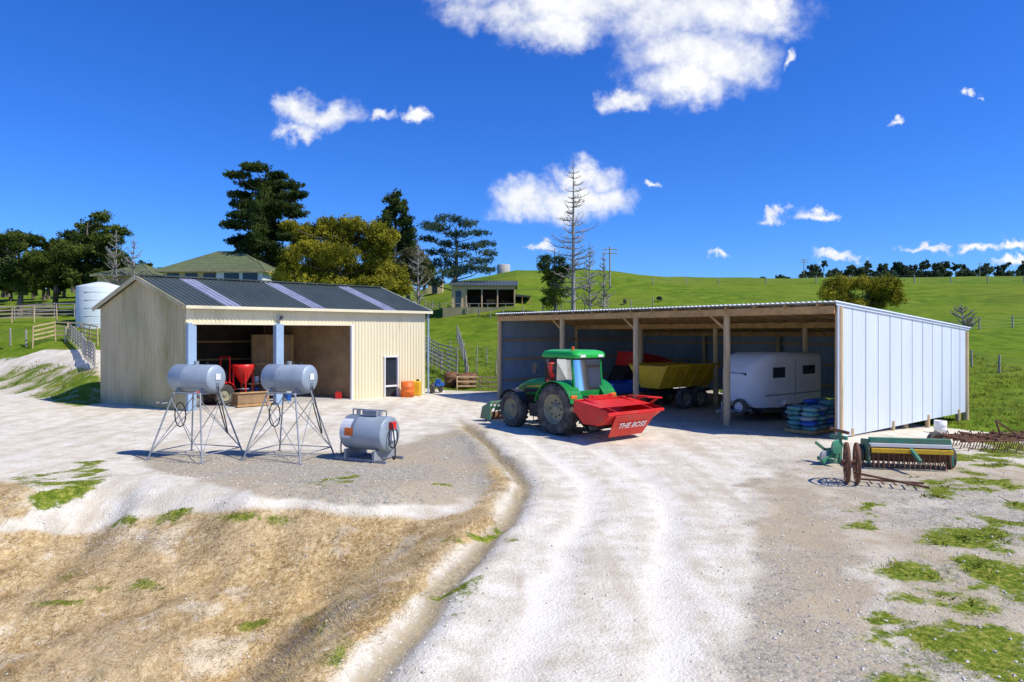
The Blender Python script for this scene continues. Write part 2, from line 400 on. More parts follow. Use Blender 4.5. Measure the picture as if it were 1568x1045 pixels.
# ---------------------------------------------------------------- grass tufts & stones
def blades(name,P,hmin,hmax,w,per,spread,mt,lean=.5):
    n=len(P);k=n*per
    c=np.repeat(P,per,0);a=rng.uniform(0,2*np.pi,k);r=spread*np.sqrt(rng.uniform(0,1,k))
    bx=c[:,0]+r*np.cos(a);by=c[:,1]+r*np.sin(a);bz=H(bx,by)-.01
    h=rng.uniform(hmin,hmax,k)*np.repeat(rng.uniform(.4,1.3,n),per);la=a+rng.normal(0,.6,k);lr=h*rng.uniform(.1,lean*2,k)
    wa=rng.uniform(0,2*np.pi,k);ww=w*rng.uniform(.6,1.4,k)
    v0=np.stack([bx-np.cos(wa)*ww,by-np.sin(wa)*ww,bz],1);v1=np.stack([bx+np.cos(wa)*ww,by+np.sin(wa)*ww,bz],1)
    v2=np.stack([bx+np.cos(la)*lr,by+np.sin(la)*lr,bz+h],1)
    Vv=np.stack([v0,v1,v2],1).reshape(-1,3);return npmesh(name,Vv,np.arange(3*k).reshape(-1,3),mt)
def sample(n,which,x0,x1,y0,y1,thr=.5,pw=1,amp=1.3):
    x=rng.uniform(x0,x1,n);y=y0+(y1-y0)*rng.uniform(0,1,n)**pw
    z=H(x,y);mk=masks(x,y,z)[which];mk=mk+(fbm(x*2.5,y*2.5,3,11)-.5)*amp
    s=mk>thr;return np.stack([x[s],y[s],z[s]],1)
M['grassblade']=leafmat('grass_blades',(.09,.125,.014),(.34,.34,.06),2.0)
M['dryblade']=leafmat('dry_grass_blades',(.40,.27,.11),(.72,.58,.34),1.5)
Pg=sample(38000,1,-16,18,6,24,.62,amp=1.7);blades('weed_patches',Pg,.015,.05,.006,10,.12,M['grassblade'],.9)
Pl=sample(1500,1,6,17,6,20,.6);blades('broadleaf_weeds',Pl,.03,.08,.022,9,.09,M['grassblade'],1.5)
Pd=sample(42000,2,-15,3,6,17,.6);blades('dry_grass',Pd,.02,.10,.004,8,.10,M['dryblade'],1.6)
Pf=sample(14000,0,-34,34,24,62,.6);blades('field_grass',Pf,.08,.22,.02,9,.3,M['grassblade'],.5)
n=42000;sx=rng.uniform(-15,17,n);sy=6+19*rng.uniform(0,1,n)**1.2;sz=H(sx,sy)
mk=masks(sx,sy,sz);den=.25+.75*mk[3]+.3*(fbm(sx,sy,3,3)>.55);den=den*(1-.6*mk[1]);xd=np.interp(sy,DY,DX)
den=np.where((sx-xd>.8)&(sx-xd<4.2),den*.45,den)
s=rng.uniform(0,1,n)<den;sx,sy,sz=sx[s],sy[s],sz[s];n=len(sx)
oc=np.array([(1,0,0),(0,1,0),(-1,0,0),(0,-1,0),(0,0,1),(0,0,-1)],float)
of=np.array([(0,1,4),(1,2,4),(2,3,4),(3,0,4),(1,0,5),(2,1,5),(3,2,5),(0,3,5)])
size=.006+.026*rng.uniform(0,1,n)**4.5
ang=rng.uniform(0,6.28,n);sc=rng.uniform(.6,1.3,(n,6,1))
vv=oc[None]*sc*size[:,None,None];vv[:,:,2]*=.7
ca,sa=np.cos(ang)[:,None],np.sin(ang)[:,None]
vx=vv[:,:,0]*ca-vv[:,:,1]*sa+sx[:,None];vy=vv[:,:,0]*sa+vv[:,:,1]*ca+sy[:,None];vz=vv[:,:,2]+sz[:,None]+size[:,None]*.2
npmesh('loose_gravel',np.stack([vx,vy,vz],2).reshape(-1,3),(of[None]+6*np.arange(n)[:,None,None]).reshape(-1,3),M['stone'])

# ---------------------------------------------------------------- left shed
A=Vector((-14.75,30.9,0));e1=Vector((.749,.6626,0));LS=12.98;e2=Vector((-.8442,.536,0));DS=7.46
def Lp(s,d,z): p=A+e1*s+e2*d;return Vector((p.x,p.y,z))
EZ,RZ,FZ=4.95,6.38,.15
sh=empty('farm_shed',A)
def addp(mb,name,par,bevel=0):
    o=mb.obj(name,None,None,bevel);o.parent=par;o.matrix_parent_inverse=Matrix.Translation(-par.location);return o
b=MB();p=.19
b.corr(Lp(0,0,4.18),Lp(8.2,0,4.18),Lp(0,0,EZ),Lp(8.2,0,EZ),'cream',p,.03)
b.corr(Lp(8.2,0,FZ),Lp(10.25,0,FZ),Lp(8.2,0,EZ),Lp(10.25,0,EZ),'cream',p,.03)
b.corr(Lp(10.25,0,2.35),Lp(11.1,0,2.35),Lp(10.25,0,EZ),Lp(11.1,0,EZ),'cream',p,.03)
b.corr(Lp(11.1,0,FZ),Lp(LS,0,FZ),Lp(11.1,0,EZ),Lp(LS,0,EZ),'cream',p,.03)
h=DS/2
b.corr(Lp(LS,0,FZ),Lp(LS,h,FZ),Lp(LS,0,EZ),Lp(LS,h,RZ),'cream',p,.03)
b.corr(Lp(LS,h,FZ),Lp(LS,DS,FZ),Lp(LS,h,RZ),Lp(LS,DS,EZ),'cream',p,.03)
b.corr(Lp(LS,DS,FZ),Lp(0,DS,FZ),Lp(LS,DS,EZ),Lp(0,DS,EZ),'cream',p,.03)
addp(b,'walls',sh)
b=MB()
b.corr(Lp(0,h,FZ-.25),Lp(0,0,FZ-.1),Lp(0,h,RZ),Lp(0,0,EZ),'creamg',p,.03)
b.corr(Lp(0,DS,FZ-.3),Lp(0,h,FZ-.25),Lp(0,DS,EZ),Lp(0,h,RZ),'creamg',p,.03)
addp(b,'gable_wall',sh)
def rf(t):
    t=t-.2
    return 'skylight' if any(abs(t-c)<.36 for c in (2.0,6.3,10.6)) else 'roofdark'
b=MB();o=.25;dz=(RZ-EZ)/h
b.corr(Lp(-.2,-o,EZ+.05-o*dz),Lp(LS+.2,-o,EZ+.05-o*dz),Lp(-.2,h,RZ+.05),Lp(LS+.2,h,RZ+.05),'roofdark',.25,.035,rf)
b.corr(Lp(LS+.2,DS+o,EZ+.05-o*dz),Lp(-.2,DS+o,EZ+.05-o*dz),Lp(LS+.2,h,RZ+.05),Lp(-.2,h,RZ+.05),'roofdark',.25,.035)
b.beam(Lp(-.22,h,RZ+.12),Lp(LS+.22,h,RZ+.12),.3,.05,'roofdark')
addp(b,'roof',sh)
b=MB()
b.beam(Lp(-.2,-o-.07,EZ-.08),Lp(LS+.2,-o-.07,EZ-.08),.13,.14,'cream')
b.beam(Lp(-.24,-o,EZ-.06),Lp(-.24,h,RZ+.0),.05,.2,'creamg');b.beam(Lp(-.24,DS+o,EZ-.06),Lp(-.24,h,RZ+.0),.05,.2,'creamg')
b.beam(Lp(LS+.24,-o,EZ-.06),Lp(LS+.24,h,RZ),.05,.2,'cream')
b.beam(Lp(0,-.05,4.14),Lp(8.2,-.05,4.14),.14,.12,'cream')
b.cyl(Lp(LS+.08,-.15,.2),Lp(LS+.08,-.15,EZ-.1),.05,.05,'bluetrim',8)
addp(b,'trim_and_gutter',sh)
b=MB()
b.beam(Lp(.2,-.02,.1),Lp(.2,-.02,4.15),.4,.2,'bluetrim',up=e2)
b.beam(Lp(4.24,-.06,.1),Lp(4.24,-.06,4.13),.44,.24,'bluetrim',up=e2)
b.beam(Lp(8.25,-.04,.1),Lp(8.25,-.04,4.15),.12,.12,'white',up=e2)
b.box(Lp(4.24,-.14,4.42),(.24,.2,.2),'steel');b.cyl(Lp(4.24,-.2,4.4),Lp(4.24,-.34,4.5),.07,.09,'black',8)
for s_ in (10.25,11.1): b.beam(Lp(s_,-.04,.1),Lp(s_,-.04,2.4),.08,.1,'white',up=e2)
b.beam(Lp(10.2,-.04,2.38),Lp(11.15,-.04,2.38),.1,.08,'white')
b.beam(Lp(10.3,-.035,.75),Lp(11.05,-.035,.75),.06,.1,'white')
b.poly([Lp(10.3,.02,.16),Lp(11.05,.02,.16),Lp(11.05,.02,2.33),Lp(10.3,.02,2.33)],'darkglass')
addp(b,'jambs_and_door',sh)
b=MB()
b.hexa([Lp(.1,.02,.0),Lp(LS-.1,.02,.0),Lp(LS-.1,DS-.1,.0),Lp(.1,DS-.1,.0),Lp(.1,.02,.19),Lp(LS-.1,.02,.19),Lp(LS-.1,DS-.1,.19),Lp(.1,DS-.1,.19)],'concrete')
for s_ in (.15,4.3,8.4,LS-.2):
    b.beam(Lp(s_,.12,EZ-.15),Lp(s_,h,RZ-.15),.1,.2,'wood');b.beam(Lp(s_,DS-.1,EZ-.15),Lp(s_,h,RZ-.15),.1,.2,'wood')
    b.beam(Lp(s_,DS-.2,.2),Lp(s_,DS-.2,EZ-.1),.15,.15,'wood')
def wallslab(s0,d0,s1,d1,z0,z1,mt,t=.1):
    b.beam(Lp(s0,d0,(z0+z1)/2),Lp(s1,d1,(z0+z1)/2),t,z1-z0,mt)
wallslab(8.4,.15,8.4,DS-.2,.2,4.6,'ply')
wallslab(5.9,4.65,8.3,4.65,.2,3.6,'ply');wallslab(.1,DS-.2,8.3,DS-.2,.2,4.8,'shadeply',.04)
wallslab(.12,.3,.12,DS-.3,.2,4.8,'shadeply',.04)
for k in range(4): b.beam(Lp(6.0+k*.72,4.55,.2),Lp(6.0+k*.72,4.55,3.6),.09,.06,'wood')
b.beam(Lp(5.9,4.52,2.0),Lp(8.3,4.52,2.0),.05,.12,'wood')
for z in (1.2,2.2,3.2): b.beam(Lp(.3,DS-.3,z),Lp(8,DS-.3,z),.06,.1,'wood')
for s_ in (.8,1.7,2.6,3.5): b.beam(Lp(s_,DS-.26,2.75),Lp(s_+.65,DS-.26,2.75),.03,.7,'zinc')
addp(b,'floor_and_interior',sh)
b=MB()
for s_ in (4.9,6.4): 
    for d_ in (3.0,3.8): b.beam(Lp(s_,d_,.19),Lp(s_,d_,1.0),.07,.07,'wood')
b.beam(Lp(4.8,3.4,1.03),Lp(6.5,3.4,1.03),.9,.06,'wood');b.beam(Lp(4.8,3.4,.5),Lp(6.5,3.4,.5),.8,.05,'wood')
b.cyl(Lp(5.3,3.3,1.06),Lp(5.3,3.3,1.4),.14,.14,'white',12);b.box(Lp(5.9,3.4,1.22),(.35,.3,.3),'red');b.box(Lp(5.2,3.4,.68),(.5,.4,.3),'blue');b.cyl(Lp(6.2,3.3,1.06),Lp(6.2,3.3,1.35),.08,.08,'yellow',10);b.box(Lp(5.9,3.3,.7),(.4,.3,.32),'steel')
b.obj('workbench')
b=MB()
b.cyl(Lp(5.6,1.2,.19),Lp(5.6,1.2,.62),.16,.16,'blue',14);b.cyl(Lp(5.6,1.2,.62),Lp(5.6,1.2,.66),.17,.17,'white',14);b.obj('plastic_bucket')
b=MB()
b.box(Lp(5.2,1.6,.75),(.7,.5,.5),'white');b.cyl(Lp(5.1,1.5,1.0),Lp(5.1,1.5,1.45),.06,.06,'black',8)
for s_,d_ in ((5.0,1.3),(5.45,1.3),(5.0,1.9),(5.45,1.9)): b.cyl(Lp(s_,d_,.19),Lp(s_,d_,.5),.03,.03,'steel',6)
b.beam(Lp(4.8,1.6,1.1),Lp(5.6,1.6,1.2),.06,.06,'red');b.obj('pressure_washer',bevel=.02)
b=MB()
q=Lp(7.9,.5,.19);b.box(q+Vector((0,0,.16)),(.3,.22,.32),'red');b.beam(q+Vector((-.1,0,.36)),q+Vector((.1,0,.36)),.03,.03,'red');b.cyl(q+Vector((.1,0,.32)),q+Vector((.16,0,.4)),.03,.02,'black',8)
b.obj('fuel_can',bevel=.02)

def wheel(b,c,r,w,ax=(0,1,0),rim='rim',lugs=0,n=28):
    ax=Vector(ax).normalized()
    b.lathe(c,ax,[(r*.58,-w*.42),(r*.66,-w*.5),(r*.9,-w*.5),(r*.985,-w*.36),(r,0),(r*.985,w*.36),(r*.9,w*.5),(r*.66,w*.5),(r*.58,w*.42)],'tyre',n)
    b.lathe(c,ax,[(r*.6,-w*.42),(r*.54,-w*.38),(r*.5,-w*.12),(r*.2,-w*.16),(r*.18,-w*.3),(.001,-w*.3)],rim,n)
    b.lathe(c,ax,[(r*.6,w*.42),(r*.54,w*.38),(r*.5,w*.12),(r*.2,w*.16),(r*.18,w*.3),(.001,w*.3)],rim,n)
    c=Vector(c);u=Vector((0,0,1)) ;a=ax.cross(u).normalized();bb=ax.cross(a)
    for i in range(lugs):
        for sd in (-1,1):
            t=2*math.pi*(i+(.5 if sd>0 else 0))/lugs;t2=t+.22
            p0=c+(a*math.cos(t)+bb*math.sin(t))*(r*1.005);p1=c+ax*sd*w*.5+(a*math.cos(t2)+bb*math.sin(t2))*(r*.97)
            up=(a*math.cos(t)+bb*math.sin(t))
            b.beam(p0,p1,.05,.06,'tyre',up=up)
b=MB()
wheel(b,(0,.55,.5),.5,.3,lugs=14);wheel(b,(0,-.55,.5),.5,.3,lugs=14);wheel(b,(1.4,.5,.33),.33,.2);wheel(b,(1.4,-.5,.33),.33,.2)
b.hexa([(-.3,-.3,.6),(1.7,-.25,.6),(1.7,.25,.6),(-.3,.3,.6),(-.3,-.3,1.1),(1.7,-.22,1.2),(1.7,.22,1.2),(-.3,.3,1.1)],'red')
for sd in (-1,1):
    pr=None
    for k in range(8):
        t=math.radians(15+k*21);q=(math.cos(t)*.6,math.sin(t)*.6+.5)
        if pr:
            lo=[(pr[0],sd*.35,pr[1]),(pr[0],sd*.72,pr[1]),(q[0],sd*.72,q[1]),(q[0],sd*.35,q[1])];b.hexa(lo+[(x,y,z+.03) for x,y,z in lo],'red')
        pr=q
b.box((-.1,0,1.2),(.45,.5,.12),'black');b.box((-.35,0,1.45),(.1,.5,.45),'black')
for sd in (-1,1):
    b.beam((1.9,sd*.35,.4),(1.75,sd*.35,2.7),.09,.12,'red');b.beam((-.4,sd*.4,.9),(-.4,sd*.4,2.3),.06,.06,'red');b.beam((.7,sd*.42,1.0),(1.75,sd*.36,2.0),.07,.09,'red');b.beam((1.95,sd*.25,.35),(2.9,sd*.25,.3),.1,.05,'steel')
for z in (.6,1.5,2.6): b.beam((1.8,-.36,z),(1.8,.36,z),.08,.1,'red')
b.beam((-.4,-.4,2.3),(-.4,.4,2.3),.06,.06,'red');b.cyl((1.2,.2,1.1),(1.2,.2,1.9),.035,.035,'black',8);b.cyl((.45,0,1.1),(.3,0,1.5),.02,.02,'black',6)
b.lathe((.28,0,1.5),(-.5,0,1),[(.17,0),(.19,.015),(.17,.03)],'black',16)
b.obj('red_loader_tractor',matrix=Matrix.Translation(Lp(2.5,1.9,.19))@Matrix.Rotation(math.radians(-125),4,'Z'),bevel=.015)
# red spreader cone on a frame standing beside the loader
b=MB()
b.lathe((0,0,1.0),(0,0,1),[(.12,0),(.2,.1),(.55,.75),(.58,.95),(.55,.95),(.5,.75),(.1,.1)],'red',24)
for a_ in (0,1,2,3):
    t=a_*math.pi/2+.6;b.beam((math.cos(t)*.5,math.sin(t)*.5,0),(math.cos(t)*.45,math.sin(t)*.45,1.7),.06,.06,'red')
b.beam((-.5,0,.45),(.5,0,.45),.07,.07,'black');b.beam((0,-.5,.45),(0,.5,.45),.07,.07,'black');b.lathe((0,0,.7),(0,0,1),[(.001,0),(.3,0),(.3,.04),(.001,.05)],'steel',18)
b.obj('cone_spreader',matrix=Matrix.Translation(Lp(3.5,1.5,.19)))
b=MB()
for k in range(6): b.beam((-.75,k*.14-.35,.37),( .75,k*.14-.35,.37),.1,.5,'ply')
b.box((0,0,.05),(1.6,1,.1),'wood');b.beam((-.7,-.45,.65),(.7,-.45,.65),.03,.06,'wood')
b.obj('wooden_crate',matrix=Matrix.Translation(Lp(3.1,.3,.19))@Matrix.Rotation(.72,4,'Z'))

def drum(name,pos,r,hh,mt):
    b=MB();b.lathe(pos,(0,0,1),[(.001,0),(r,0),(r,hh*.32),(r*1.04,hh*.34),(r,hh*.36),(r,hh*.64),(r*1.04,hh*.66),(r,hh*.68),(r,hh),(r*.93,hh),(r*.93,hh-.03),(.001,hh-.03)],mt,20);b.obj(name)
g=hit(624,608);drum('plastic_drum',g,.36,.85,'orange')
g=hit(637,606);b=MB();b.box(g+Vector((0,0,.4)),(.55,.5,.85),'yellow');b.cyl(g+Vector((.1,0,.8)),g+Vector((.1,0,.92)),.08,.08,'black',10);b.obj('jerry_container',bevel=.07)
for px,py in ((690,593),(709,596),(720,594)):
    drum('rusty_drum',hit(px,py),.42,1.0,'rust')
b=MB();g=hit(662,603);wheel(b,g+Vector((0,0,.3)),.3,.2,(1,.4,0));wheel(b,g+Vector((.4,.9,.3)),.3,.2,(1,.4,0));b.beam(g+Vector((.1,0,.5)),g+Vector((.5,.9,.5)),.35,.2,'blue');b.box(g+Vector((.3,.4,.72)),(.3,.5,.2),'blue');b.beam(g+Vector((.1,.0,.5)),g+Vector((-.1,-.2,.95)),.05,.05,'black');b.beam(g+Vector((-.35,0,.95)),g+Vector((.2,-.25,.95)),.04,.04,'black');b.obj('quad_bike',bevel=.03)

# ---------------------------------------------------------------- pole shed
P1=Vector((11.3,23.7,0));f1=Vector((-.617,.787,0));f2=Vector((.787,.617,0));LA=19.44;DD=12.0
def Sp(a,d,z): p=P1+f1*a+f2*d;return Vector((p.x,p.y,z))
def rz(d): return 4.72-.07*d
posts=[0,4.44,9.2,14.15,19.44]
ps=empty('pole_shed',P1)
b=MB()
for i,a in enumerate(posts):
    r=.14
    b.cyl(Sp(a,.0 if i else .12,-.4),Sp(a,.0 if i else .12,rz(0)-.12),r,r*.92,'post',12)
    b.cyl(Sp(a,DD-.2,-.4),Sp(a,DD-.2,rz(DD)-.1),r,r*.9,'post',10)
    b.cyl(Sp(a+(.25 if i==0 else 0),DD/2,-.4),Sp(a+(.25 if i==0 else 0),DD/2,rz(6)-.1),r,r*.9,'post',10)
addp(b,'posts',ps)
b=MB()
b.beam(Sp(.02,.16,rz(0)-.22),Sp(LA,.16,rz(0)-.22),.05,.26,'wood');b.beam(Sp(.02,-.17,rz(0)-.22),Sp(LA,-.17,rz(0)-.22),.05,.26,'wood')
b.beam(Sp(.02,5.83,rz(6)-.25),Sp(LA,5.83,rz(6)-.25),.06,.26,'wood');b.beam(Sp(.02,DD-.4,rz(DD)-.25),Sp(LA,DD-.4,rz(DD)-.25),.06,.26,'wood')
a=.6
while a<LA: b.beam(Sp(a,-.25,rz(-.25)-.1),Sp(a,DD,rz(DD)-.1),.055,.16,'wood');a+=1.25
d=.3
while d<DD: b.beam(Sp(.05,d,rz(d)-.012),Sp(LA,d,rz(d)-.012),.09,.045,'wood');d+=.85
for z in (.9,2.0,3.1): b.beam(Sp(.1,DD-.12,z),Sp(LA,DD-.12,z),.06,.1,'wood')
for a in posts[1:-1]:
    b.beam(Sp(a,.1,rz(0)-1.0),Sp(a+1.0,.1,rz(0)-.2),.05,.1,'wood')
for z in (1.0,2.2,3.3):
    b.beam(Sp(.1,.2,z),Sp(.1,DD-.1,z),.06,.1,'wood');b.beam(Sp(LA-.08,.2,z),Sp(LA-.08,DD-.1,z),.06,.1,'wood')
addp(b,'timber_frame',ps)
b=MB()
b.corr(Sp(LA+.1,-.35,rz(-.35)+.03),Sp(-.12,-.35,rz(-.35)+.03),Sp(LA+.1,DD+.15,rz(DD)+.03),Sp(-.12,DD+.15,rz(DD)+.03),'zinc',.2,.045)
addp(b,'roof',ps)
b=MB()
b.corr(Sp(-.03,.0,.05),Sp(-.03,DD,.12),Sp(-.03,.0,rz(0)+.02),Sp(-.03,DD,rz(DD)+.02),'zinc',.155,.009)
b.beam(Sp(-.04,-.03,.02),Sp(-.04,-.03,rz(0)),.06,.06,'zinc')
b.beam(Sp(-.06,-.2,rz(0)+.0),Sp(-.06,DD+.1,rz(DD)+.0),.03,.12,'zinc')
for k in range(1,12): b.beam(Sp(-.050,k*1.0,.1),Sp(-.050,k*1.0,rz(k)),.005,.014,'zincshade',up=f1)
for k in range(4): b.cyl(Sp(-.0,1+k*3.3,-.4),Sp(0.0,1+k*3.3,.3),.1,.1,'post',8)
addp(b,'side_wall',ps)
b=MB()
b.corr(Sp(0,DD,.25),Sp(LA,DD,.25),Sp(0,DD,rz(DD)+.0),Sp(LA,DD,rz(DD)+.0),'zincshade',.155,.022)
b.corr(Sp(LA,DD,.2),Sp(LA,0,.2),Sp(LA,DD,rz(DD)),Sp(LA,0,rz(0)),'zincshade',.155,.022)
addp(b,'rear_and_end_walls',ps)

# ---------------------------------------------------------------- tractor
def place(b,name,origin,fwd,bevel=.012):
    ang=math.atan2(fwd[1],fwd[0]);return b.obj(name,matrix=Matrix.Translation(origin)@Matrix.Rotation(ang,4,'Z'),bevel=bevel)
TO=Vector((2.4,25.5,0));TO.z=Hs(2.4,25.5)
tr=empty('tractor',TO,math.atan2(.787,-.617));bpy.context.view_layer.update()
def addl(mb,name,par,bevel=0):
    o=mb.obj(name,None,None,bevel);o.parent=par;return o
b=MB()
for sd in (1,-1):
    wheel(b,(0,sd*.93,.93),.93,.52,rim='rim',lugs=22,n=36);wheel(b,(2.65,sd*.88,.70),.70,.42,rim='rim',lugs=20,n=32)
    for k in range(8):
        t=k*math.pi/4;b.cyl((math.cos(t)*.3,sd*1.02,.93+math.sin(t)*.3),(math.cos(t)*.3,sd*1.05,.93+math.sin(t)*.3),.03,.03,'black',6)
b.cyl((0,-.8,.93),(0,.8,.93),.16,.16,'green',12);b.cyl((2.65,-.8,.7),(2.65,.8,.7),.1,.1,'green',12)
addl(b,'wheels',tr)
def loft(b,secs,mt,cap=True,sm=True):
    n=len(secs[0]);pts=[p for s in secs for p in s]
    fs=[(k*n+i,k*n+(i+1)%n,(k+1)*n+(i+1)%n,(k+1)*n+i) for k in range(len(secs)-1) for i in range(n)]
    b.add(pts,fs,mt,sm)
    if cap: b.add(secs[0],[tuple(range(n))[::-1]],mt);b.add(secs[-1],[tuple(range(n))],mt)
def rrect(x,w,z0,z1,r,n=4):
    pts=[]
    for cx,cz,a0 in ((w/2-r,z1-r,0),(-w/2+r,z1-r,90),(-w/2+.05,z0+.05,180),(w/2-.05,z0+.05,270)):
        rr=r if cz>z0+.1 else .05
        for k in range(n+1):
            t=math.radians(a0+90*k/n);pts.append((x,cx+rr*math.cos(t),cz+rr*math.sin(t)))
    return pts
b=MB()
b.box((1.3,0,.85),(3.0,.5,.5),'black')
loft(b,[rrect(.95,.86,1.30,2.02,.16),rrect(1.6,.82,1.28,1.96,.17),rrect(2.4,.76,1.22,1.84,.18),rrect(3.0,.68,1.10,1.66,.2),rrect(3.25,.58,1.02,1.46,.18),rrect(3.34,.44,1.05,1.30,.1)],'green')
loft(b,[rrect(1.0,.74,.92,1.36,.06),rrect(3.1,.58,.85,1.2,.06)],'black')
b.box((3.34,0,1.15),(.06,.4,.2),'black')
for sd in (1,-1):
    b.poly([(1.5,sd*.425,1.40),(2.6,sd*.39,1.34),(2.6,sd*.39,1.48),(1.5,sd*.425,1.56)],'black');b.box((3.22,sd*.25,1.4),(.1,.12,.1),'white')
    b.poly([(1.1,sd*.437,1.66),(2.4,sd*.40,1.56),(2.4,sd*.40,1.60),(1.1,sd*.437,1.71)],'yellow')
b.box((3.6,0,.75),(.4,.8,.45),'green')
def arc(cx,cz,r,a0,a1,n_,y0,y1,th,mt):
    P_=[]
    for k in range(n_+1):
        t=math.radians(a0+(a1-a0)*k/n_);P_.append((math.cos(t),math.sin(t)))
    for (c0,s0),(c1,s1) in zip(P_[:-1],P_[1:]):
        lo=[(cx+c0*r,y0,cz+s0*r),(cx+c0*r,y1,cz+s0*r),(cx+c1*r,y1,cz+s1*r),(cx+c1*r,y0,cz+s1*r)]
        hi=[(cx+c0*(r+th),y0,cz+s0*(r+th)),(cx+c0*(r+th),y1,cz+s0*(r+th)),(cx+c1*(r+th),y1,cz+s1*(r+th)),(cx+c1*(r+th),y0,cz+s1*(r+th))]
        b.hexa(lo+hi,mt)
for sd in (1,-1):
    arc(0,.93,1.0,12,165,16,sd*.55,sd*1.2,.035,'green');arc(2.65,.7,.77,25,160,12,sd*.68,sd*1.08,.025,'black')
    pts=[(math.cos(math.radians(t))*1.02,sd*.56,.93+math.sin(math.radians(t))*1.02) for t in range(15,166,10)]
    b.poly(pts,'green')
    b.box((-.93,sd*1.0,1.42),(.05,.28,.12),'orange')
    b.hexa([(.8,sd*.42,.5),(1.75,sd*.42,.5),(1.75,sd*.82,.5),(.8,sd*.82,.5),(.75,sd*.42,1.05),(1.8,sd*.42,1.0),(1.8,sd*.84,1.0),(.75,sd*.84,1.05)],'black')
    for z in (.4,.65,.9): b.box((1.0,sd*1.0,z),(.4,.3,.035),'black')
    b.beam((.82,sd*1.1,.38),(.82,sd*1.1,.95),.03,.03,'black');b.beam((1.18,sd*1.1,.38),(1.18,sd*1.1,.95),.03,.03,'black')
addl(b,'body_and_fenders',tr,.015)
b=MB()
b.box((.15,0,1.2),(1.7,1.05,.35),'black')
pil=[((-.66,.70,1.45),(-.52,.72,2.80)),((.30,.80,1.1),(.26,.78,2.80)),((1.12,.56,1.25),(.95,.66,2.80))]
for sd in (1,-1):
    for p_,q_ in pil: b.beam((p_[0],p_[1]*sd,p_[2]),(q_[0],q_[1]*sd,q_[2]),.06,.08,'green' if p_[0]<0 else 'black')
    b.beam((-.66,.70*sd,1.5),(.30,.8*sd,1.45),.06,.14,'green');b.beam((.30,.8*sd,1.12),(1.1,.58*sd,1.25),.06,.08,'black')
    b.beam((-.55,.73*sd,2.76),(.95,.68*sd,2.76),.06,.08,'black')
b.beam((-.66,-.70,1.5),(-.66,.70,1.5),.08,.2,'green');b.beam((-.56,-.7,2.76),(-.56,.7,2.76),.06,.08,'black');b.beam((.94,-.66,2.76),(.94,.66,2.76),.06,.08,'black')
def rpl(z,s,k=6):
    pts=[]
    for cx,cy,a0 in ((.98,.52,0),(-.58,.58,90),(-.58,-.58,180),(.98,-.52,270)):
        for i in range(k+1):
            t=math.radians(a0+90*i/k);pts.append((.2+(cx-.2+.24*math.cos(t))*s,(cy+.24*math.sin(t))*s,z))
    return pts
M['greenlit']=mat('sunlit_green_paint',(.02,.42,.06),.35,0,.08,2)  # body green brightened: sunlight on the cab roof put into the colour
loft(b,[rpl(2.78,.93),rpl(2.80,1.0),rpl(2.92,1.0),rpl(3.02,.92),rpl(3.07,.7),rpl(3.08,.3)],'greenlit')
for sd in (1,-1):
    b.box((-.82,sd*.45,2.86),(.04,.26,.09),'white');b.box((1.22,sd*.45,2.86),(.04,.26,.09),'white')
b.box((-.1,0,1.55),(.5,.5,.14),'black');b.box((-.36,0,1.95),(.12,.48,.75),'black')
b.cyl((.75,0,1.4),(.5,0,1.85),.04,.04,'black',8);b.lathe((.48,0,1.87),(-.5,0,1),[(.19,0),(.21,.02),(.19,.04)],'black',20)
b.cyl((1.15,-.6,1.3),(1.15,-.6,2.75),.06,.06,'black',12)
for sd in (1,-1):
    b.tube([(.98,.7*sd,2.5),(1.1,1.05*sd,2.5)],.015,'black');b.box((1.1,1.1*sd,2.35),(.05,.2,.36),'black')
b.cyl((-.4,.55,3.05),(-.4,.55,3.2),.05,.05,'orange',10)
addl(b,'cab',tr,.008)
b=MB()
for sd in (1,-1): b.poly([(-.64,.715*sd,1.52),(.3,.8*sd,1.48),(.27,.785*sd,2.74),(-.54,.73*sd,2.74)],'glass');b.poly([(.32,.80*sd,1.15),(1.1,.57*sd,1.28),(.95,.665*sd,2.74),(.29,.78*sd,2.74)],'glass')
b.poly([(-.665,-.68,1.55),(-.665,.68,1.55),(-.545,.7,2.74),(-.545,-.7,2.74)],'glass');b.poly([(1.13,-.54,1.4),(1.13,.54,1.4),(.96,.64,2.74),(.96,-.64,2.74)],'glass')
addl(b,'windows',tr)
b=MB()
for sd in (1,-1):
    b.beam((-.2,sd*.4,.6),(-1.25,sd*.42,.7),.06,.1,'black');b.beam((-.5,sd*.35,1.25),(-1.1,sd*.4,.75),.05,.05,'steel')
b.beam((-.5,0,1.2),(-1.25,0,1.25),.06,.06,'steel');b.box((-.65,0,1.0),(.3,.8,.6),'green')
addl(b,'rear_linkage',tr)
# front-mounted green implement
b=MB()
for sd in (1,-1):
    b.beam((3.7,sd*.4,.7),(4.4,sd*.45,.5),.09,.12,'lgreen');b.hexa([(4.2,sd*.85,.1),(4.95,sd*.85,.1),(4.95,sd*.89,.1),(4.2,sd*.89,.1),(4.25,sd*.85,.85),(4.8,sd*.85,.6),(4.8,sd*.89,.6),(4.25,sd*.89,.85)],'lgreen')
b.beam((4.3,-.85,.8),(4.3,.85,.8),.12,.12,'lgreen');b.beam((4.7,-.85,.55),(4.7,.85,.55),.1,.1,'lgreen');b.cyl((4.55,-.85,.22),(4.55,.85,.22),.16,.16,'rust',14);b.beam((4.3,0,.8),(3.75,0,1.05),.07,.07,'lgreen')
for k in range(8):
    y=-.75+k*.215;b.beam((4.45,y,.75),(4.85,y,.08),.04,.06,'lgreen')
place(b,'front_cultivator',TO,(-.617,.787),.01)
b=MB();x0=-1.25
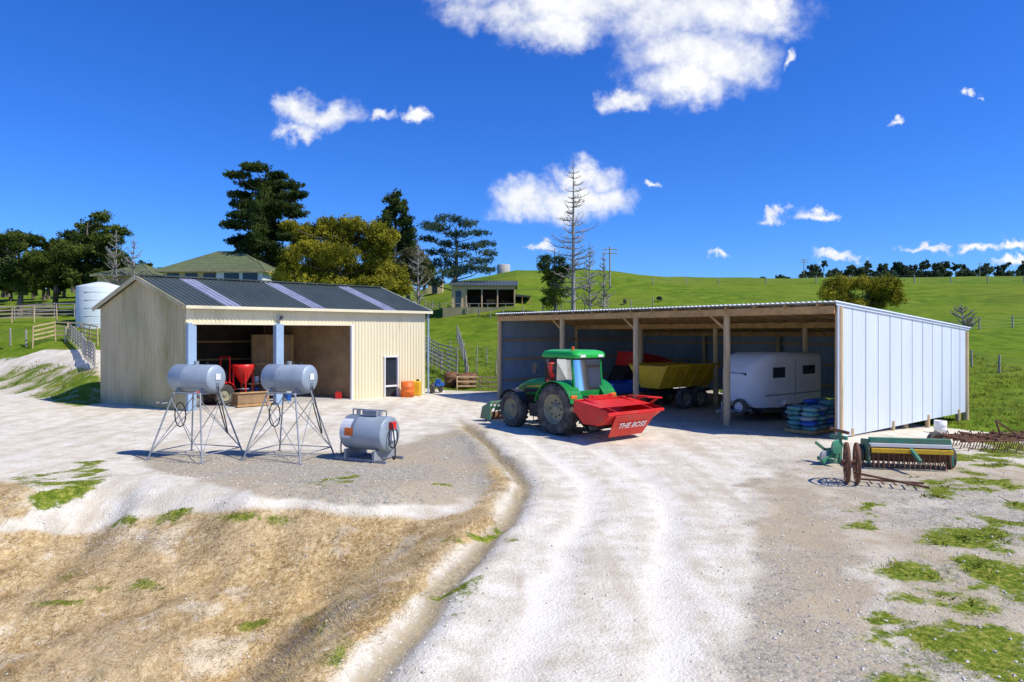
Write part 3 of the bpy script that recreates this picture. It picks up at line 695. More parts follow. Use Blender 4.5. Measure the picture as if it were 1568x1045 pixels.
for sd in (1,-1): b.beam((x0,sd*.45,.45),(x0,sd*.45,1.5),.1,.1,'red')
b.beam((x0,-.6,.5),(x0,.6,.5),.1,.1,'red');b.beam((x0,-.6,1.42),(x0,.6,1.42),.1,.1,'red')
def slab(P_,t,mt):
    P_=[Vector(q) for q in P_];nrm=(P_[1]-P_[0]).cross(P_[3]-P_[0]).normalized()*t
    b.hexa([q-nrm for q in P_]+[q for q in P_],mt)
Wd=1.3
slab([(x0-.08,-Wd,1.0),(x0-.08,Wd,1.0),(x0-.5,Wd,.62),(x0-.5,-Wd,.62)],.04,'red')
slab([(x0-.5,-Wd,.62),(x0-.5,Wd,.62),(x0-1.15,Wd,.62),(x0-1.15,-Wd,.62)],.04,'red')
slab([(x0-1.15,-Wd,.62),(x0-1.15,Wd,.62),(x0-1.7,Wd,1.0),(x0-1.7,-Wd,1.0)],.04,'red')
slab([(x0-.02,-Wd,1.0),(x0-.02,Wd,1.0),(x0-.02,Wd,1.38),(x0-.02,-Wd,1.38)],.05,'red')
for sd in (1,-1):
    y=sd*Wd
    b.hexa([(x0-.05,y,1.0),(x0-.5,y,.6),(x0-1.15,y,.6),(x0-1.7,y,1.0),(x0-.05,y+.05*sd,1.0),(x0-.5,y+.05*sd,.6),(x0-1.15,y+.05*sd,.6),(x0-1.7,y+.05*sd,1.0)],'red')
    b.poly([(x0-.05,y+.06*sd,.93),(x0-1.65,y+.06*sd,.98),(x0-1.65,y+.06*sd,1.12),(x0-.05,y+.06*sd,1.38)],'red')
b.beam((x0-1.7,-Wd-.1,1.02),(x0-1.7,Wd+.1,1.02),.1,.1,'red');b.beam((x0-.9,-Wd-.1,.5),(x0-.9,Wd+.1,.5),.12,.14,'black')
for k in range(9):
    t=k/8;b.beam((x0-.5,-Wd+.1+2*(Wd-.1)*t,.68),(x0-1.15,-Wd+.1+2*(Wd-.1)*t,.68),.05,.06,'black')
slab([(x0-.25,-Wd+.02,1.30),(x0-.25,Wd-.02,1.30),(x0-1.2,Wd-.02,1.17),(x0-1.2,-Wd+.02,1.17)][::-1],.03,'red')
for sd in (-1,1): b.beam((x0-1.65,sd*.9,1.05),(x0-.1,sd*.9,1.38),.06,.06,'red')
slab([(x0-1.1,-Wd-.02,1.42),(x0-1.1,-Wd-.8,1.36),(x0-.1,-Wd-.8,1.36),(x0-.1,-Wd-.02,1.42)],.05,'red')
b.beam((x0-.2,-Wd,1.15),(x0-.2,-Wd-.75,1.32),.07,.07,'red');b.beam((x0-.9,-Wd,1.0),(x0-.9,-Wd-.75,1.32),.07,.07,'red')
slab([(x0-1.2,-.85,.16),(x0-1.2,.85,.16),(x0-1.74,1.02,.94),(x0-1.74,-1.02,.94)][::-1],.03,'red')
bf=place(b,'bale_feeder',TO,(-.617,.787),.01)
tx=bpy.data.curves.new('lettering','FONT');tx.body='THE BOSS';tx.size=.31;tx.extrude=.004;tx.offset=.006;tx.align_x='CENTER';tx.align_y='CENTER'
to=bpy.data.objects.new('lettering',tx);scene.collection.objects.link(to);to.data.materials.append(M['white'])
to.parent=bf
upv=Vector((-.54,0,.78)).normalized();rt=Vector((0,-1,0));nv=rt.cross(upv).normalized()
mm=Matrix((rt,upv,nv)).transposed().to_4x4();mm.translation=Vector((x0-1.49,0,.58))+nv*.045
to.matrix_local=mm

# ---------------------------------------------------------------- horse float
b=MB()
loft(b,[rrect(-2.1,1.95,.5,2.55,.22),rrect(1.0,1.95,.5,2.6,.22),rrect(1.6,1.8,.5,2.5,.25),rrect(2.05,1.45,.55,2.2,.3),rrect(2.3,1.0,.75,1.75,.3)],'white')
b.box((-.1,0,.47),(4.0,1.9,.14),'black')
for sd in (1,-1):
    b.box((.9,sd*.975,1.85),(.8,.03,.4),'darkglass');b.box((-1.2,sd*.975,1.9),(.9,.03,.35),'darkglass');b.box((-.1,sd*.985,1.0),(3.9,.02,.05),'steel');b.beam((-.2,sd*.99,.55),(-.2,sd*.99,2.3),.02,.03,'steel',up=(1,0,0))
    for xx in (-.6,.25): wheel(b,(xx,sd*.95,.33),.33,.2,rim='white')
    b.hexa([(-1.1,sd*.86,.62),(.75,sd*.86,.62),(.75,sd*1.1,.62),(-1.1,sd*1.1,.62),(-.95,sd*.86,.8),(.6,sd*.86,.8),(.6,sd*1.1,.78),(-.95,sd*1.1,.78)],'white')
b.box((2.06,0,1.7),(.4,.9,.3),'darkglass');b.beam((2.0,.5,.45),(3.4,0,.45),.08,.1,'steel');b.beam((2.0,-.5,.45),(3.4,0,.45),.08,.1,'steel');b.cyl((3.1,0,.1),(3.1,0,.8),.04,.04,'steel',8)
wheel(b,(2.5,.35,.6),.3,.18,ax=(1,0,0),rim='white')
g=P1+f1*5.0+f2*4.0;g.z=0
o=place(b,'horse_trailer',g,(-.80,-.60));o.scale=(1.1,1.1,1.1)
# ---------------------------------------------------------------- spreader trailer
b=MB()
b.hexa([(-1.9,-.5,1.0),(1.9,-.5,1.0),(1.9,.5,1.0),(-1.9,.5,1.0),(-2.1,-1.15,2.1),(2.1,-1.15,2.1),(2.1,1.15,2.1),(-2.1,1.15,2.1)],'yellow')
b.beam((-2.1,-1.17,2.12),(2.1,-1.17,2.12),.08,.1,'yellow');b.beam((-2.1,1.17,2.12),(2.1,1.17,2.12),.08,.1,'yellow')
for k in range(6):
    x=-1.9+k*.76
    for sd in (1,-1): b.beam((x,sd*.53,1.0),(x*1.08,sd*1.2,2.1),.06,.06,'yellow')
b.beam((-2.2,-.4,.8),(3.2,-.1,.7),.1,.18,'black');b.beam((-2.2,.4,.8),(3.2,.1,.7),.1,.18,'black')
for sd in (1,-1):
    for xx in (-.5,.55): wheel(b,(xx,sd*1.0,.5),.5,.35,lugs=12)
b.lathe((-2.3,.35,.75),(0,0,1),[(.001,0),(.35,0),(.35,.05),(.001,.06)],'steel',16);b.lathe((-2.3,-.35,.75),(0,0,1),[(.001,0),(.35,0),(.35,.05),(.001,.06)],'steel',16)
g=P1+f1*10.3+f2*4.2;g.z=0
place(b,'fertiliser_spreader',g,(-.80,-.60))
b=MB()
b.box((0,0,.75),(2.6,1.5,.08),'blue')
for sd in (1,-1): b.box((0,sd*.75,1.0),(2.6,.05,.45),'blue');wheel(b,(0,sd*.9,.35),.35,.2);b.box((sd*1.3,0,1.0),(.05,1.5,.45),'blue')
b.beam((1.3,.5,.65),(2.6,0,.6),.08,.08,'black');b.beam((1.3,-.5,.65),(2.6,0,.6),.08,.08,'black')
g=P1+f1*12.2+f2*2.2;g.z=0;place(b,'utility_trailer',g,(-.787,-.617))
b=MB()
wheel(b,(0,1.1,.75),.75,.4,lugs=16);wheel(b,(0,-1.1,.75),.75,.4,lugs=16)
b.hexa([(-1.4,-1,.7),(1.4,-1,.7),(1.4,1,.7),(-1.4,1,.7),(-1.3,-.9,2.2),(1.0,-.9,2.6),(1.0,.9,2.6),(-1.3,.9,2.2)],'red')
b.hexa([(1.4,-.8,1.2),(2.4,-.5,.6),(2.4,.5,.6),(1.4,.8,1.2),(1.4,-.8,1.8),(2.4,-.5,.9),(2.4,.5,.9),(1.4,.8,1.8)],'black')
b.cyl((-1.4,-.95,1.5),(-1.4,.95,1.5),.6,.6,'red',20);b.box((0,1.03,1.6),(1.6,.04,.6),'black')
g=P1+f1*15.6+f2*7.6;g.z=0;place(b,'round_baler',g,(-.787,-.617))
b=MB()
for px_ in (0,1.25):
    b.box((px_,0,.08),(1.15,1.1,.12),'wood')
    for k in range(5 if px_==0 else 6):
        for i in range(2):
            for j in range(2):
                cx_=px_-.28+i*.56+random.uniform(-.06,.06);cy_=-.27+j*.54+random.uniform(-.06,.06);z=.22+k*.17
                sec=[];
                for t,w_ in ((-.3,.4),(-.22,.95),(0,1.08),(.22,.95),(.3,.4)):
                    sec.append([(cx_+t,cy_+.28*w_*math.cos(q*math.pi/4),z+.1*min(1,w_)*math.sin(q*math.pi/4)+.02*math.sin(t*9+k)) for q in range(8)])
                loft(b,sec,['bag','bag','bag','blue','bag','bag','tank'][(k*3+i+j*2)%7])
g=P1+f1*1.5+f2*.7;g.z=Hs(g.x,g.y)
b.obj('bag_pallet_stack',matrix=Matrix.Translation(g)@Matrix.Rotation(math.atan2(.617,.787),4,'Z'))

# ---------------------------------------------------------------- fuel tanks
def tankbody(b,c,ax,L_,r,mt='tank'):
    b.lathe(c,ax,[(.001,-L_/2-.05),(r*.6,-L_/2-.035),(r*.95,-L_/2),(r,-L_/2+.03),(r,-.01-L_*.15),(r*1.008,-L_*.15),(r,.01-L_*.15),(r,L_/2-.03),(r*.95,L_/2),(r*.6,L_/2+.035),(.001,L_/2+.05)],mt,32)
def standtank(px0,px1):
    d=20.3
    c0=W(px0,578,d);c1=W(px1,578,d)
    c=(c0+c1)/2;ax=Vector((.95,-.31,0));b=MB();r=.40;L_=1.45
    c.z=CH+(HY-579)/F*d
    tankbody(b,c,ax,L_,r);sd=Vector((.31,.95,0))
    zt=c.z-r-.02
    for s in (-1,1):
        b.beam(c+ax*s*.45-sd*.45+Vector((0,0,-r-.04)),c+ax*s*.45+sd*.45+Vector((0,0,-r-.04)),.06,.06,'steel')
        b.box(c+ax*s*.45+Vector((0,0,-r+.03)),(.1,.6,.12),'steel',Matrix.Rotation(math.atan2(-.31,.95),3,'Z'))
    top=[];ft=[]
    for s in (-1,1):
        for t in (-1,1):
            tp=c+ax*s*.48+sd*t*.38;tp.z=zt
            fo=c+ax*s*.98+sd*t*.85;fo.z=Hs(fo.x,fo.y)-.01
            top.append(tp);ft.append(fo);b.cyl(fo,tp,.025,.025,'steel',8);b.box(fo+Vector((0,0,.015)),(.14,.14,.03),'steel')
    def lr(i,k): return ft[i].lerp(top[i],k)
    for i,j in ((0,1),(2,3),(0,2),(1,3)):
        b.cyl(lr(i,.12),lr(j,.12),.016,.016,'steel',6);b.cyl(lr(i,.12),lr(j,.9),.012,.012,'steel',6);b.cyl(lr(j,.12),lr(i,.9),.012,.012,'steel',6);b.cyl(top[i],top[j],.025,.025,'steel',6)
    b.cyl(c+Vector((0,0,r-.02)),c+Vector((0,0,r+.1)),.07,.07,'steel',10);b.cyl(c+ax*.4+Vector((0,0,r-.02)),c+ax*.4+Vector((0,0,r+.08)),.03,.03,'black',8)
    e=c+ax*(L_/2+.05)
    b.box(e+ax*.02+Vector((0,0,-.18)),(.08,.1,.12),'steel')
    hs=[e+Vector((.03,0,-.25))]
    for k in range(15):
        t=k/14;hs.append(e+Vector((.05+.28*math.sin(t*3.1),-.1,-.3-1.3*math.sin(t*math.pi*.9))))
    b.tube(hs,.018,'black');
    e2_=c-ax*(.2)-sd*.42;hs=[]
    for k in range(13):
        t=k/12*2*math.pi;hs.append(e2_+Vector((.16*math.sin(t),0,-1.05+.36*math.cos(t))))
    b.tube(hs,.018,'black')
    b.box(e+ax*.012+Vector((0,0,.05)),(.012,.2,.18),'white',Matrix.Rotation(math.atan2(-.31,.95),3,'Z'))
    b.obj('elevated_fuel_tank')
standtank(257,345);standtank(400,486)
b=MB();c=W(566,662,20.0);g=Hs(c.x,c.y);c.z=g+.78;ax=Vector((.90,-.43,0));sd=Vector((.43,.90,0));r=.50;RZt=Matrix.Rotation(math.atan2(-.43,.90),3,'Z')
tankbody(b,c,ax,1.45,r)
for s in (-1,1):
    b.beam(c+ax*s*.5-sd*.5+Vector((0,0,-.6)),c+ax*s*.5+sd*.5+Vector((0,0,-.6)),.08,.3,'steel')
    b.beam(c-ax*.9+sd*s*.42+Vector((0,0,-.74)),c+ax*.9+sd*s*.42+Vector((0,0,-.74)),.08,.08,'steel')
b.box(c+ax*.1+Vector((0,0,r+.08)),(.5,.3,.16),'steel',RZt);b.cyl(c-ax*.4+Vector((0,0,r)),c-ax*.4+Vector((0,0,r+.14)),.06,.06,'steel',10);b.tube([c-ax*.6+Vector((0,0,r)),c-ax*.6+Vector((0,0,r+.16)),c+ax*.6+Vector((0,0,r+.16)),c+ax*.6+Vector((0,0,r))],.02,'steel')
def label(a0,a1,x0_,x1_,mt,rr):
    n_=6
    for k in range(n_):
        t0=a0+(a1-a0)*k/n_;t1=a0+(a1-a0)*(k+1)/n_
        pts=[c+ax*x0_+(-sd*math.cos(t0)+Vector((0,0,math.sin(t0))))*rr,c+ax*x1_+(-sd*math.cos(t0)+Vector((0,0,math.sin(t0))))*rr,c+ax*x1_+(-sd*math.cos(t1)+Vector((0,0,math.sin(t1))))*rr,c+ax*x0_+(-sd*math.cos(t1)+Vector((0,0,math.sin(t1))))*rr]
        b.poly(pts,mt)
label(-.25,.95,-.70,-.32,'white',r+.006);label(-.1,.35,-.52,-.22,'orange',r+.010)
for s in (-1,1):
    e=c+ax*s*.78;hs=[e+Vector((0,-.05,.35))]
    for k in range(13): t=k/12;hs.append(e+ax*s*(.10+.10*math.sin(t*3.14))-sd*.1+Vector((0,0,.3-1.0*math.sin(t*math.pi*.62))))
    b.tube(hs,.022,'black')
    hs=[e+ax*s*.06+sd*(.22*math.cos(t*.5236))+Vector((0,0,-.1+.3*math.sin(t*.5236))) for t in range(13)];b.tube(hs,.02,'black')
b.box(c+ax*.82+Vector((0,0,.25)),(.1,.22,.2),'red',RZt);b.box(c+ax*.80+Vector((0,0,-.05)),(.12,.2,.25),'white',RZt)
b.obj('ground_fuel_tank')

# ---------------------------------------------------------------- right implements
b=MB()
for sd in (1,-1):
    b.hexa([(-.45,sd*1.0,.15),(.45,sd*1.0,.15),(.45,sd*1.04,.15),(-.45,sd*1.04,.15),(-.3,sd*1.0,.8),(.35,sd*1.0,.72),(.35,sd*1.04,.72),(-.3,sd*1.04,.8)],'lgreen')
    wheel(b,(.1,sd*1.15,.3),.3,.14)
b.beam((-.3,-1,.78),(-.3,1,.78),.14,.14,'lgreen');b.beam((.2,-1,.66),(.2,1,.66),.22,.05,'yellow');b.beam((0,-1,.74),(0,1,.74),.25,.04,'white');b.beam((.4,-1,.45),(.4,1,.45),.1,.2,'lgreen')
b.beam((-.5,-1,.52),(-.5,1,.52),.06,.12,'yellow');b.beam((-.42,-1,.66),(-.42,1,.66),.05,.1,'white')
b.cyl((-.15,-1,.38),(-.15,1,.38),.16,.16,'rust',14);b.cyl((.25,-1,.25),(.25,1,.25),.14,.14,'lgreen',14)
for k in range(16):
    y=-.95+k*.126;b.lathe((-.15,y,.3),(0,1,0),[(.26,-.01),(.27,0),(.26,.01)],'rust',14)
    b.beam((.42,y,.4),(.55,y,.08),.025,.04,'rust');b.beam((-.45,y,.45),(-.52,y,.08),.025,.04,'rust')
b.beam((-.3,0,.6),(-1.1,0,.35),.08,.1,'lgreen')
g=hit(1386,716);o=place(b,'seed_drill',g,(.2,.98))
b=MB()
b.beam((-.4,0,.1),(.4,0,.55),.12,.12,'lgreen');b.beam((.3,0,.0),(.3,0,.9),.1,.1,'lgreen');b.beam((-.2,-.3,.15),(-.2,.3,.15),.1,.1,'lgreen');b.beam((.3,-.25,.75),(.3,.3,.75),.08,.1,'lgreen')
b.lathe((.05,-.12,.5),(0,1,0),[(.001,-.03),(.2,-.03),(.22,0),(.2,.03),(.001,.03)],'lgreen',18);b.lathe((-.3,.0,.25),(0,1,0),[(.001,-.03),(.16,-.03),(.16,.03),(.001,.03)],'steel',14)
b.cyl((.3,-.3,.9),(.3,.3,.95),.05,.05,'rust',8);b.beam((.4,.2,.1),(-.3,.3,.6),.05,.08,'lgreen');b.box((.15,.1,.3),(.3,.25,.25),'lgreen')
g=hit(1274,712);place(b,'old_farm_gearbox',g,(.9,.4))
b=MB()
r=.5
for cy in (0,.22):
    b.lathe((0,cy,r),(0,1,0),[(r-.03,-.035),(r,-.035),(r,.035),(r-.03,.035),(r-.03,-.035)],'rust',32)
    for k in range(12):
        t=k*math.pi/6;b.beam((0,cy,r),(math.cos(t)*(r-.02),cy,r+math.sin(t)*(r-.02)),.02,.03,'rust')
b.cyl((0,-.12,r),(0,.35,r),.06,.06,'rust',10)
for k in range(5): b.beam((-.2,-.3-k*.26,.06),(.3,-.3-k*.26,.05),.03,.03,'rust')
b.beam((-.2,.1,.3),(-.25,-1.5,.06),.05,.05,'rust');b.beam((.3,-.1,.06),(.3,-1.5,.05),.05,.05,'rust')
g=hit(1312,742);place(b,'iron_spoked_wheel',g,(.35,1))
b=MB()
for j in range(5):
    b.beam((-1.8,j*.35-.7,.42),(1.9,j*.35-.7,.42),.06,.06,'rust')
    for k in range(9):
        x=-1.7+k*.42;b.tube([(x,j*.35-.7,.4),(x+.12,j*.35-.7,.55),(x+.22,j*.35-.7,.3),(x+.1,j*.35-.7,.03)],.02,'rust',5)
for k in range(4): b.beam((-1.7+k*1.1,-.8,.48),(-1.7+k*1.1,.8,.48),.08,.06,'rust')
b.beam((0,-.2,.5),(-.1,-.1,1.0),.06,.06,'rust');b.beam((.6,-.2,.5),(-.1,-.1,1.0),.06,.06,'rust')
wheel(b,(-1.9,.3,.3),.3,.15,rim='rust')
g=hit(1525,690);place(b,'spring_tine_harrow',g,(1,.1))
drum('white_bucket',hit(1440,664),.22,.5,'white')

# ---------------------------------------------------------------- fences
def fence(name,pts,sp=2.5,h=1.1,rails=0,wires=4,pr=.05,mt='woodgrey',rw=.1):
    b=MB();P=[]
    for (x0,y0),(x1,y1) in zip(pts[:-1],pts[1:]):
        L_=math.hypot(x1-x0,y1-y0);n_=max(1,int(round(L_/sp)))
        for k in range(n_): P.append((x0+(x1-x0)*k/n_,y0+(y1-y0)*k/n_))
    P.append(pts[-1])
    P=[Vector((x,y,Hs(x,y))) for x,y in P]
    for p in P:
        q=p+Vector((random.uniform(-.05,.05),random.uniform(-.05,.05),h*random.uniform(.92,1.12)));b.cyl(p-Vector((0,0,.2)),q,pr,pr*.9,mt,6)
    for p,q in zip(P[:-1],P[1:]):
        for r_ in range(rails):
            z=Vector((0,0,h*(.3+.66*r_/max(1,rails-1))));b.beam(p+z,q+z,.035,rw,mt)
        for r_ in range(wires):
            z=Vector((0,0,h*(.2+.75*r_/max(1,wires-1))));b.cyl(p+z,q+z,.006,.006,'wire',3,False)
    b.obj(name)
def HX(*pp): return [tuple(hit(px,py,30)[:2]) for px,py in pp]
fence('wire_fence',HX((1488,562),(1530,572),(1600,585),(1700,600)),3,1.1,pr=.07)
fence('wire_fence',HX((1400,520),(1500,505),(1600,500)),4,1.1,pr=.07)
fence('wire_fence',HX((640,470),(700,480),(770,490),(860,478),(1000,470)),3,1.1,pr=.07)
fence('wire_fence',HX((655,560),(700,568),(760,575)),1.6,1.1)
fence('wire_fence',HX((690,545),(730,552),(762,560)),1.8,1.2)
fence('wire_fence',HX((700,520),(712,560),(716,590)),2.2,1.3,pr=.09)
fence('rail_fence',HX((652,540),(672,552),(700,562)),1.6,1.4,4,0)
fence('rail_fence',HX((654,560),(676,572),(700,585)),1.6,1.4,4,0)
fence('rail_fence',HX((700,598),(735,598),(765,600)),1.6,.9,3,0,mt='post')
fence('wire_fence',HX((-30,528),(40,528),(100,524),(130,520)),2,1.1,pr=.07)
fence('rail_fence',[(-58,61),(-52,60.5),(-46,60),(-40,60)],2.2,1.5,4,0,mt='post')
fence('rail_fence',[(-58,66),(-50,66),(-42,65.5)],2.2,1.5,4,0)
fence('rail_fence',[(-52,60.5),(-51,66)],2.2,1.5,4,0)
fence('rail_fence',HX((50,530),(85,522),(125,524),(150,530)),1.5,1.5,4,0,mt='post')
fence('rail_fence',HX((105,520),(125,540),(145,565)),1.3,1.3,5,0)
fence('wire_fence',HX((1000,436),(1100,436),(1250,434),(1400,433),(1568,433)),6,1.1,pr=.09)

# ---------------------------------------------------------------- background buildings
def hiproof(b,x0,x1,y0,y1,ze,zr,mt,o=.6):
    x0-=o;x1+=o;y0-=o;y1+=o;m_=(y0+y1)/2;k=(y1-y0)/2
    r0=(x0+k,m_,zr);r1=(x1-k,m_,zr) if x1-k>x0+k else (x0+k+.01,m_,zr)
    a,b_,c_,d_=(x0,y0,ze),(x1,y0,ze),(x1,y1,ze),(x0,y1,ze)
    b.poly([a,b_,r1,r0],mt);b.poly([b_,c_,r1],mt);b.poly([c_,d_,r0,r1],mt);b.poly([d_,a,r0],mt);b.poly([d_,c_,b_,a],'white')
    for k_ in range(1,12):
        t=k_/12;b.beam(Vector(a).lerp(Vector(r0),t),Vector(b_).lerp(Vector(r1),t),.06,.05,mt)
        b.beam(Vector(b_).lerp(Vector(r1),t),Vector(c_).lerp(Vector(r1),t),.06,.05,mt)
    for p,q in ((a,r0),(b_,r1),(r0,r1),(c_,r1)):
        b.beam(p,q,.2,.1,mt)
    for p,q in ((a,b_),(b_,c_),(d_,a)): b.beam(Vector(p)-Vector((0,0,.1)),Vector(q)-Vector((0,0,.1)),.1,.2,'earth')
he=empty('farmhouse',(-37,80,0));HD=80
b=MB();ox=lambda px:(px-CX)/F*HD
def zh(py): return CH+(HY-py)/F*HD
hx0,hx1=ox(246),ox(352)
b.box(((hx0+hx1)/2,HD+5,(zh(415)+3)/2),(hx1-hx0,9,zh(415)-3),'brick')
b.box((ox(372),HD+2.5,(zh(416)+3.02)/2),(ox(408)-ox(338),7,zh(416)-3.02),'white')
b.box((ox(186),HD+4,(zh(422)+3)/2),(ox(228)-ox(146),7,zh(422)-3),'brick');addp(b,'walls',he)
b=MB();hiproof(b,hx0,ox(404),HD+.5,HD+9.5,zh(414),zh(378),'rooftile');hiproof(b,ox(338),ox(408),HD-1,HD+6,zh(415)-.05,zh(396),'rooftile',.4);hiproof(b,ox(146),ox(228),HD+.5,HD+7.5,zh(421),zh(400),'rooftile');addp(b,'roof',he)
b=MB()
for px in (262,290,318): b.box((ox(px),HD+.45,zh(424)),(1.4,.08,.9),'darkglass')
for px in (360,388): b.box((ox(px),HD-1.04,zh(426)),(1.7,.08,1.0),'darkglass')
addp(b,'windows',he)
b=MB();c=Vector((W(155,450,60).x,60,0));zb=min(Hs(c.x-2,c.y-2),Hs(c.x,c.y));zt=8.15;r=1.9
b.lathe((c.x,c.y,0),(0,0,1),[(r,zb-.5),(r,zt-.5),(r*.97,zt-.4),(r*.2,zt),(.001,zt)],'tankc',32)
for k in range(5): b.lathe((c.x,c.y,zb+(zt-.6-zb)*(k+.5)/5),(0,0,1),[(r,-.04),(r+.03,0),(r,.04)],'tankc',32)
b.obj('water_tank')
b=MB();c=Vector((W(771,405,146).x,146,0));zb=Hs(c.x,c.y);b.lathe((c.x,c.y,zb-.3),(0,0,1),[(1.4,0),(1.4,2.1),(1.3,2.2),(.001,2.35)],'concrete',24);b.obj('concrete_water_tank')
D=84;gx=lambda px:(px-CX)/F*D
gz=CH+(HY-472)/F*D;te=gz+2.7
be=empty('open_bay_garage',(gx(750),D,0));b=MB()
x0,x1=gx(692),gx(788);xm=gx(714)
b.box(((x0+x1)/2,D+3.5,gz-.9),(x1-x0+2,9.5,1.9),'earth')
b.corr((x0,D+7,gz),(x0,D,gz),(x0,D+7,te),(x0,D,te),'cream',.3,.03);b.corr((x1,D,gz),(x1,D+7,gz),(x1,D,te),(x1,D+7,te),'cream',.3,.03)
b.box(((xm+x1)/2,D+5,gz+1.35),(x1-xm,.1,2.7),'shadeply');b.box((xm,D+2.6,gz+1.35),(.1,5,2.7),'shadeply');b.box((x1-.12,D+2.6,gz+1.35),(.06,5,2.7),'shadeply');b.box(((xm+x1)/2,D+2.5,gz+.07),(x1-xm-.2,4.9,.06),'shadeply')  # near-black boards and floor added so the open bays look shaded
b.box(((x0+x1)/2,D+7,gz+1.36),(x1-x0,.1,2.72),'brick')
b.box(((x0+xm)/2,D,gz+1.34),(xm-x0,.1,2.68),'brick');b.box(((x0+x1)/2,D-.06,te-.2),(x1-x0,.1,.4),'brick')
for px in (714,738,762,788): b.box((gx(px),D-.05,gz+1.15),(.16,.2,2.3),'post')
addp(b,'walls',be);b=MB();b.corr((x0-.4,D-.5,te+.02),(x1+.4,D-.5,te+.02),(x0-.4,D+3.5,te+.9),(x1+.4,D+3.5,te+.9),'roofdark',.4,.04);b.corr((x1+.4,D+7.5,te+.02),(x0-.4,D+7.5,te+.02),(x1+.4,D+3.5,te+.9),(x0-.4,D+3.5,te+.9),'roofdark',.4,.04)
b.poly([(x0,D,te),(x0,D+7,te),(x0,D+3.5,te+.85)],'cream')
b.hexa([(x1,D+1,te-1.2),(gx(813),D+1,te-1.3),(gx(813),D+6,te-1.3),(x1,D+6,te-1.2),(x1,D+1,te-.9),(gx(813),D+1,te-1.15),(gx(813),D+6,te-1.15),(x1,D+6,te-.9)],'roofdark')
b.box(((x1+gx(812))/2,D+5.8,gz),(gx(812)-x1,.1,2.6),'shadeply')
addp(b,'roof',be)
b=MB();b.box((gx(702),D-.07,gz+1.1),(.7,.06,2.0),'darkglass');b.box((gx(774),D+3,gz+.5),(1.2,1.2,.9),'rust');b.box((gx(750),D+3.8,gz+.7),(1.2,1.0,1.1),'wood')
for px in (800,812): b.beam((gx(px),D+1.2,gz-1),(gx(px),D+1.2,te-1.2),.12,.12,'wood')
b.beam((x0-1,D-1.1,gz+.5),(x1,D-1.1,gz+.5),.06,.06,'woodgrey')
for k in range(9): xx=x0-1+(x1-x0+1)*k/8;b.beam((xx,D-1.1,gz-.3),(xx,D-1.1,gz+.5),.06,.06,'woodgrey')
addp(b,'door_and_contents',be)
b=MB();c=hit(667,450,60);b.box(c+Vector((0,0,.9)),(2.4,2,2),'brick');b.hexa([c+Vector(q) for q in [(-1.4,-1.2,1.9),(1.4,-1.2,1.9),(1.4,1.2,1.9),(-1.4,1.2,1.9),(-1.4,-.1,2.5),(1.4,-.1,2.5),(1.4,.1,2.5),(-1.4,.1,2.5)]],'zincshade');b.box(c+Vector((0,-1.02,.7)),(.8,.05,1.4),'darkglass');b.obj('garden_shed')
def pole(px,py0,py1,d,cross=True):
    b=MB();p0=W(px,py0,d);p1=W(px,py1,d);p0.z=min(p0.z,Hs(p0.x,p0.y))-.2;b.cyl(p0,p1,.14,.1,'woodgrey',8)
    if cross:
        for dz_ in (.4,1.0):
            b.beam(p1+Vector((-1.1,0,-dz_)),p1+Vector((1.1,0,-dz_)),.1,.12,'woodgrey')
            for k in (-1,-.4,.4,1): b.cyl(p1+Vector((k,0,-dz_+.05)),p1+Vector((k,0,-dz_+.25)),.05,.03,'white',6)
    b.obj('power_pole')
pole(934,470,378,100);pole(1231,432,396,170);pole(1500,430,402,300)

# ---------------------------------------------------------------- trees
LM={'dark':leafmat('conifer_foliage',(.022,.042,.014),(.10,.14,.035)),'olive':leafmat('olive_foliage',(.10,.11,.012),(.42,.38,.04),.5),
'mid':leafmat('tree_foliage',(.035,.065,.014),(.16,.20,.04)),'grey':leafmat('grey_foliage',(.09,.10,.045),(.22,.21,.09)),'blue':leafmat('bluegreen_foliage',(.035,.07,.04),(.12,.18,.09)),
'far':leafmat('distant_foliage',(.05,.08,.045),(.12,.16,.08),.1)}
def leafcloud(C,R,n,size,flat=1.0):
    Vs=[]
    for c,r,k in zip(C,R,n):
        nc=max(4,k//16)
        u=rng.normal(size=(nc,3));u/=np.linalg.norm(u,axis=1)[:,None]
        rad=rng.uniform(.1,1.0,nc)**.5*rng.uniform(.9,1.25,nc)
        cc=c+u*r*rad[:,None]
        sp=np.minimum(r*.8,np.ones(3)*max(.3,r.min()*.32))
        q=np.repeat(cc,16,0)+rng.normal(size=(nc*16,3))*sp*.45
        Vs.append(q)
    q=np.concatenate(Vs);m_=len(q)
    a=rng.normal(size=(m_,3));a[:,2]*=flat;a/=np.linalg.norm(a,axis=1)[:,None]
    b_=rng.normal(size=(m_,3));b_-=a*(a*b_).sum(1)[:,None];b_/=np.linalg.norm(b_,axis=1)[:,None]
    s=size*rng.uniform(.5,1.3,m_)[:,None]
    V_=np.stack([q-a*s,q-b_*s*.5,q+a*s,q+b_*s*.5],1).reshape(-1,3)
    return V_,np.arange(4*m_).reshape(-1,4)
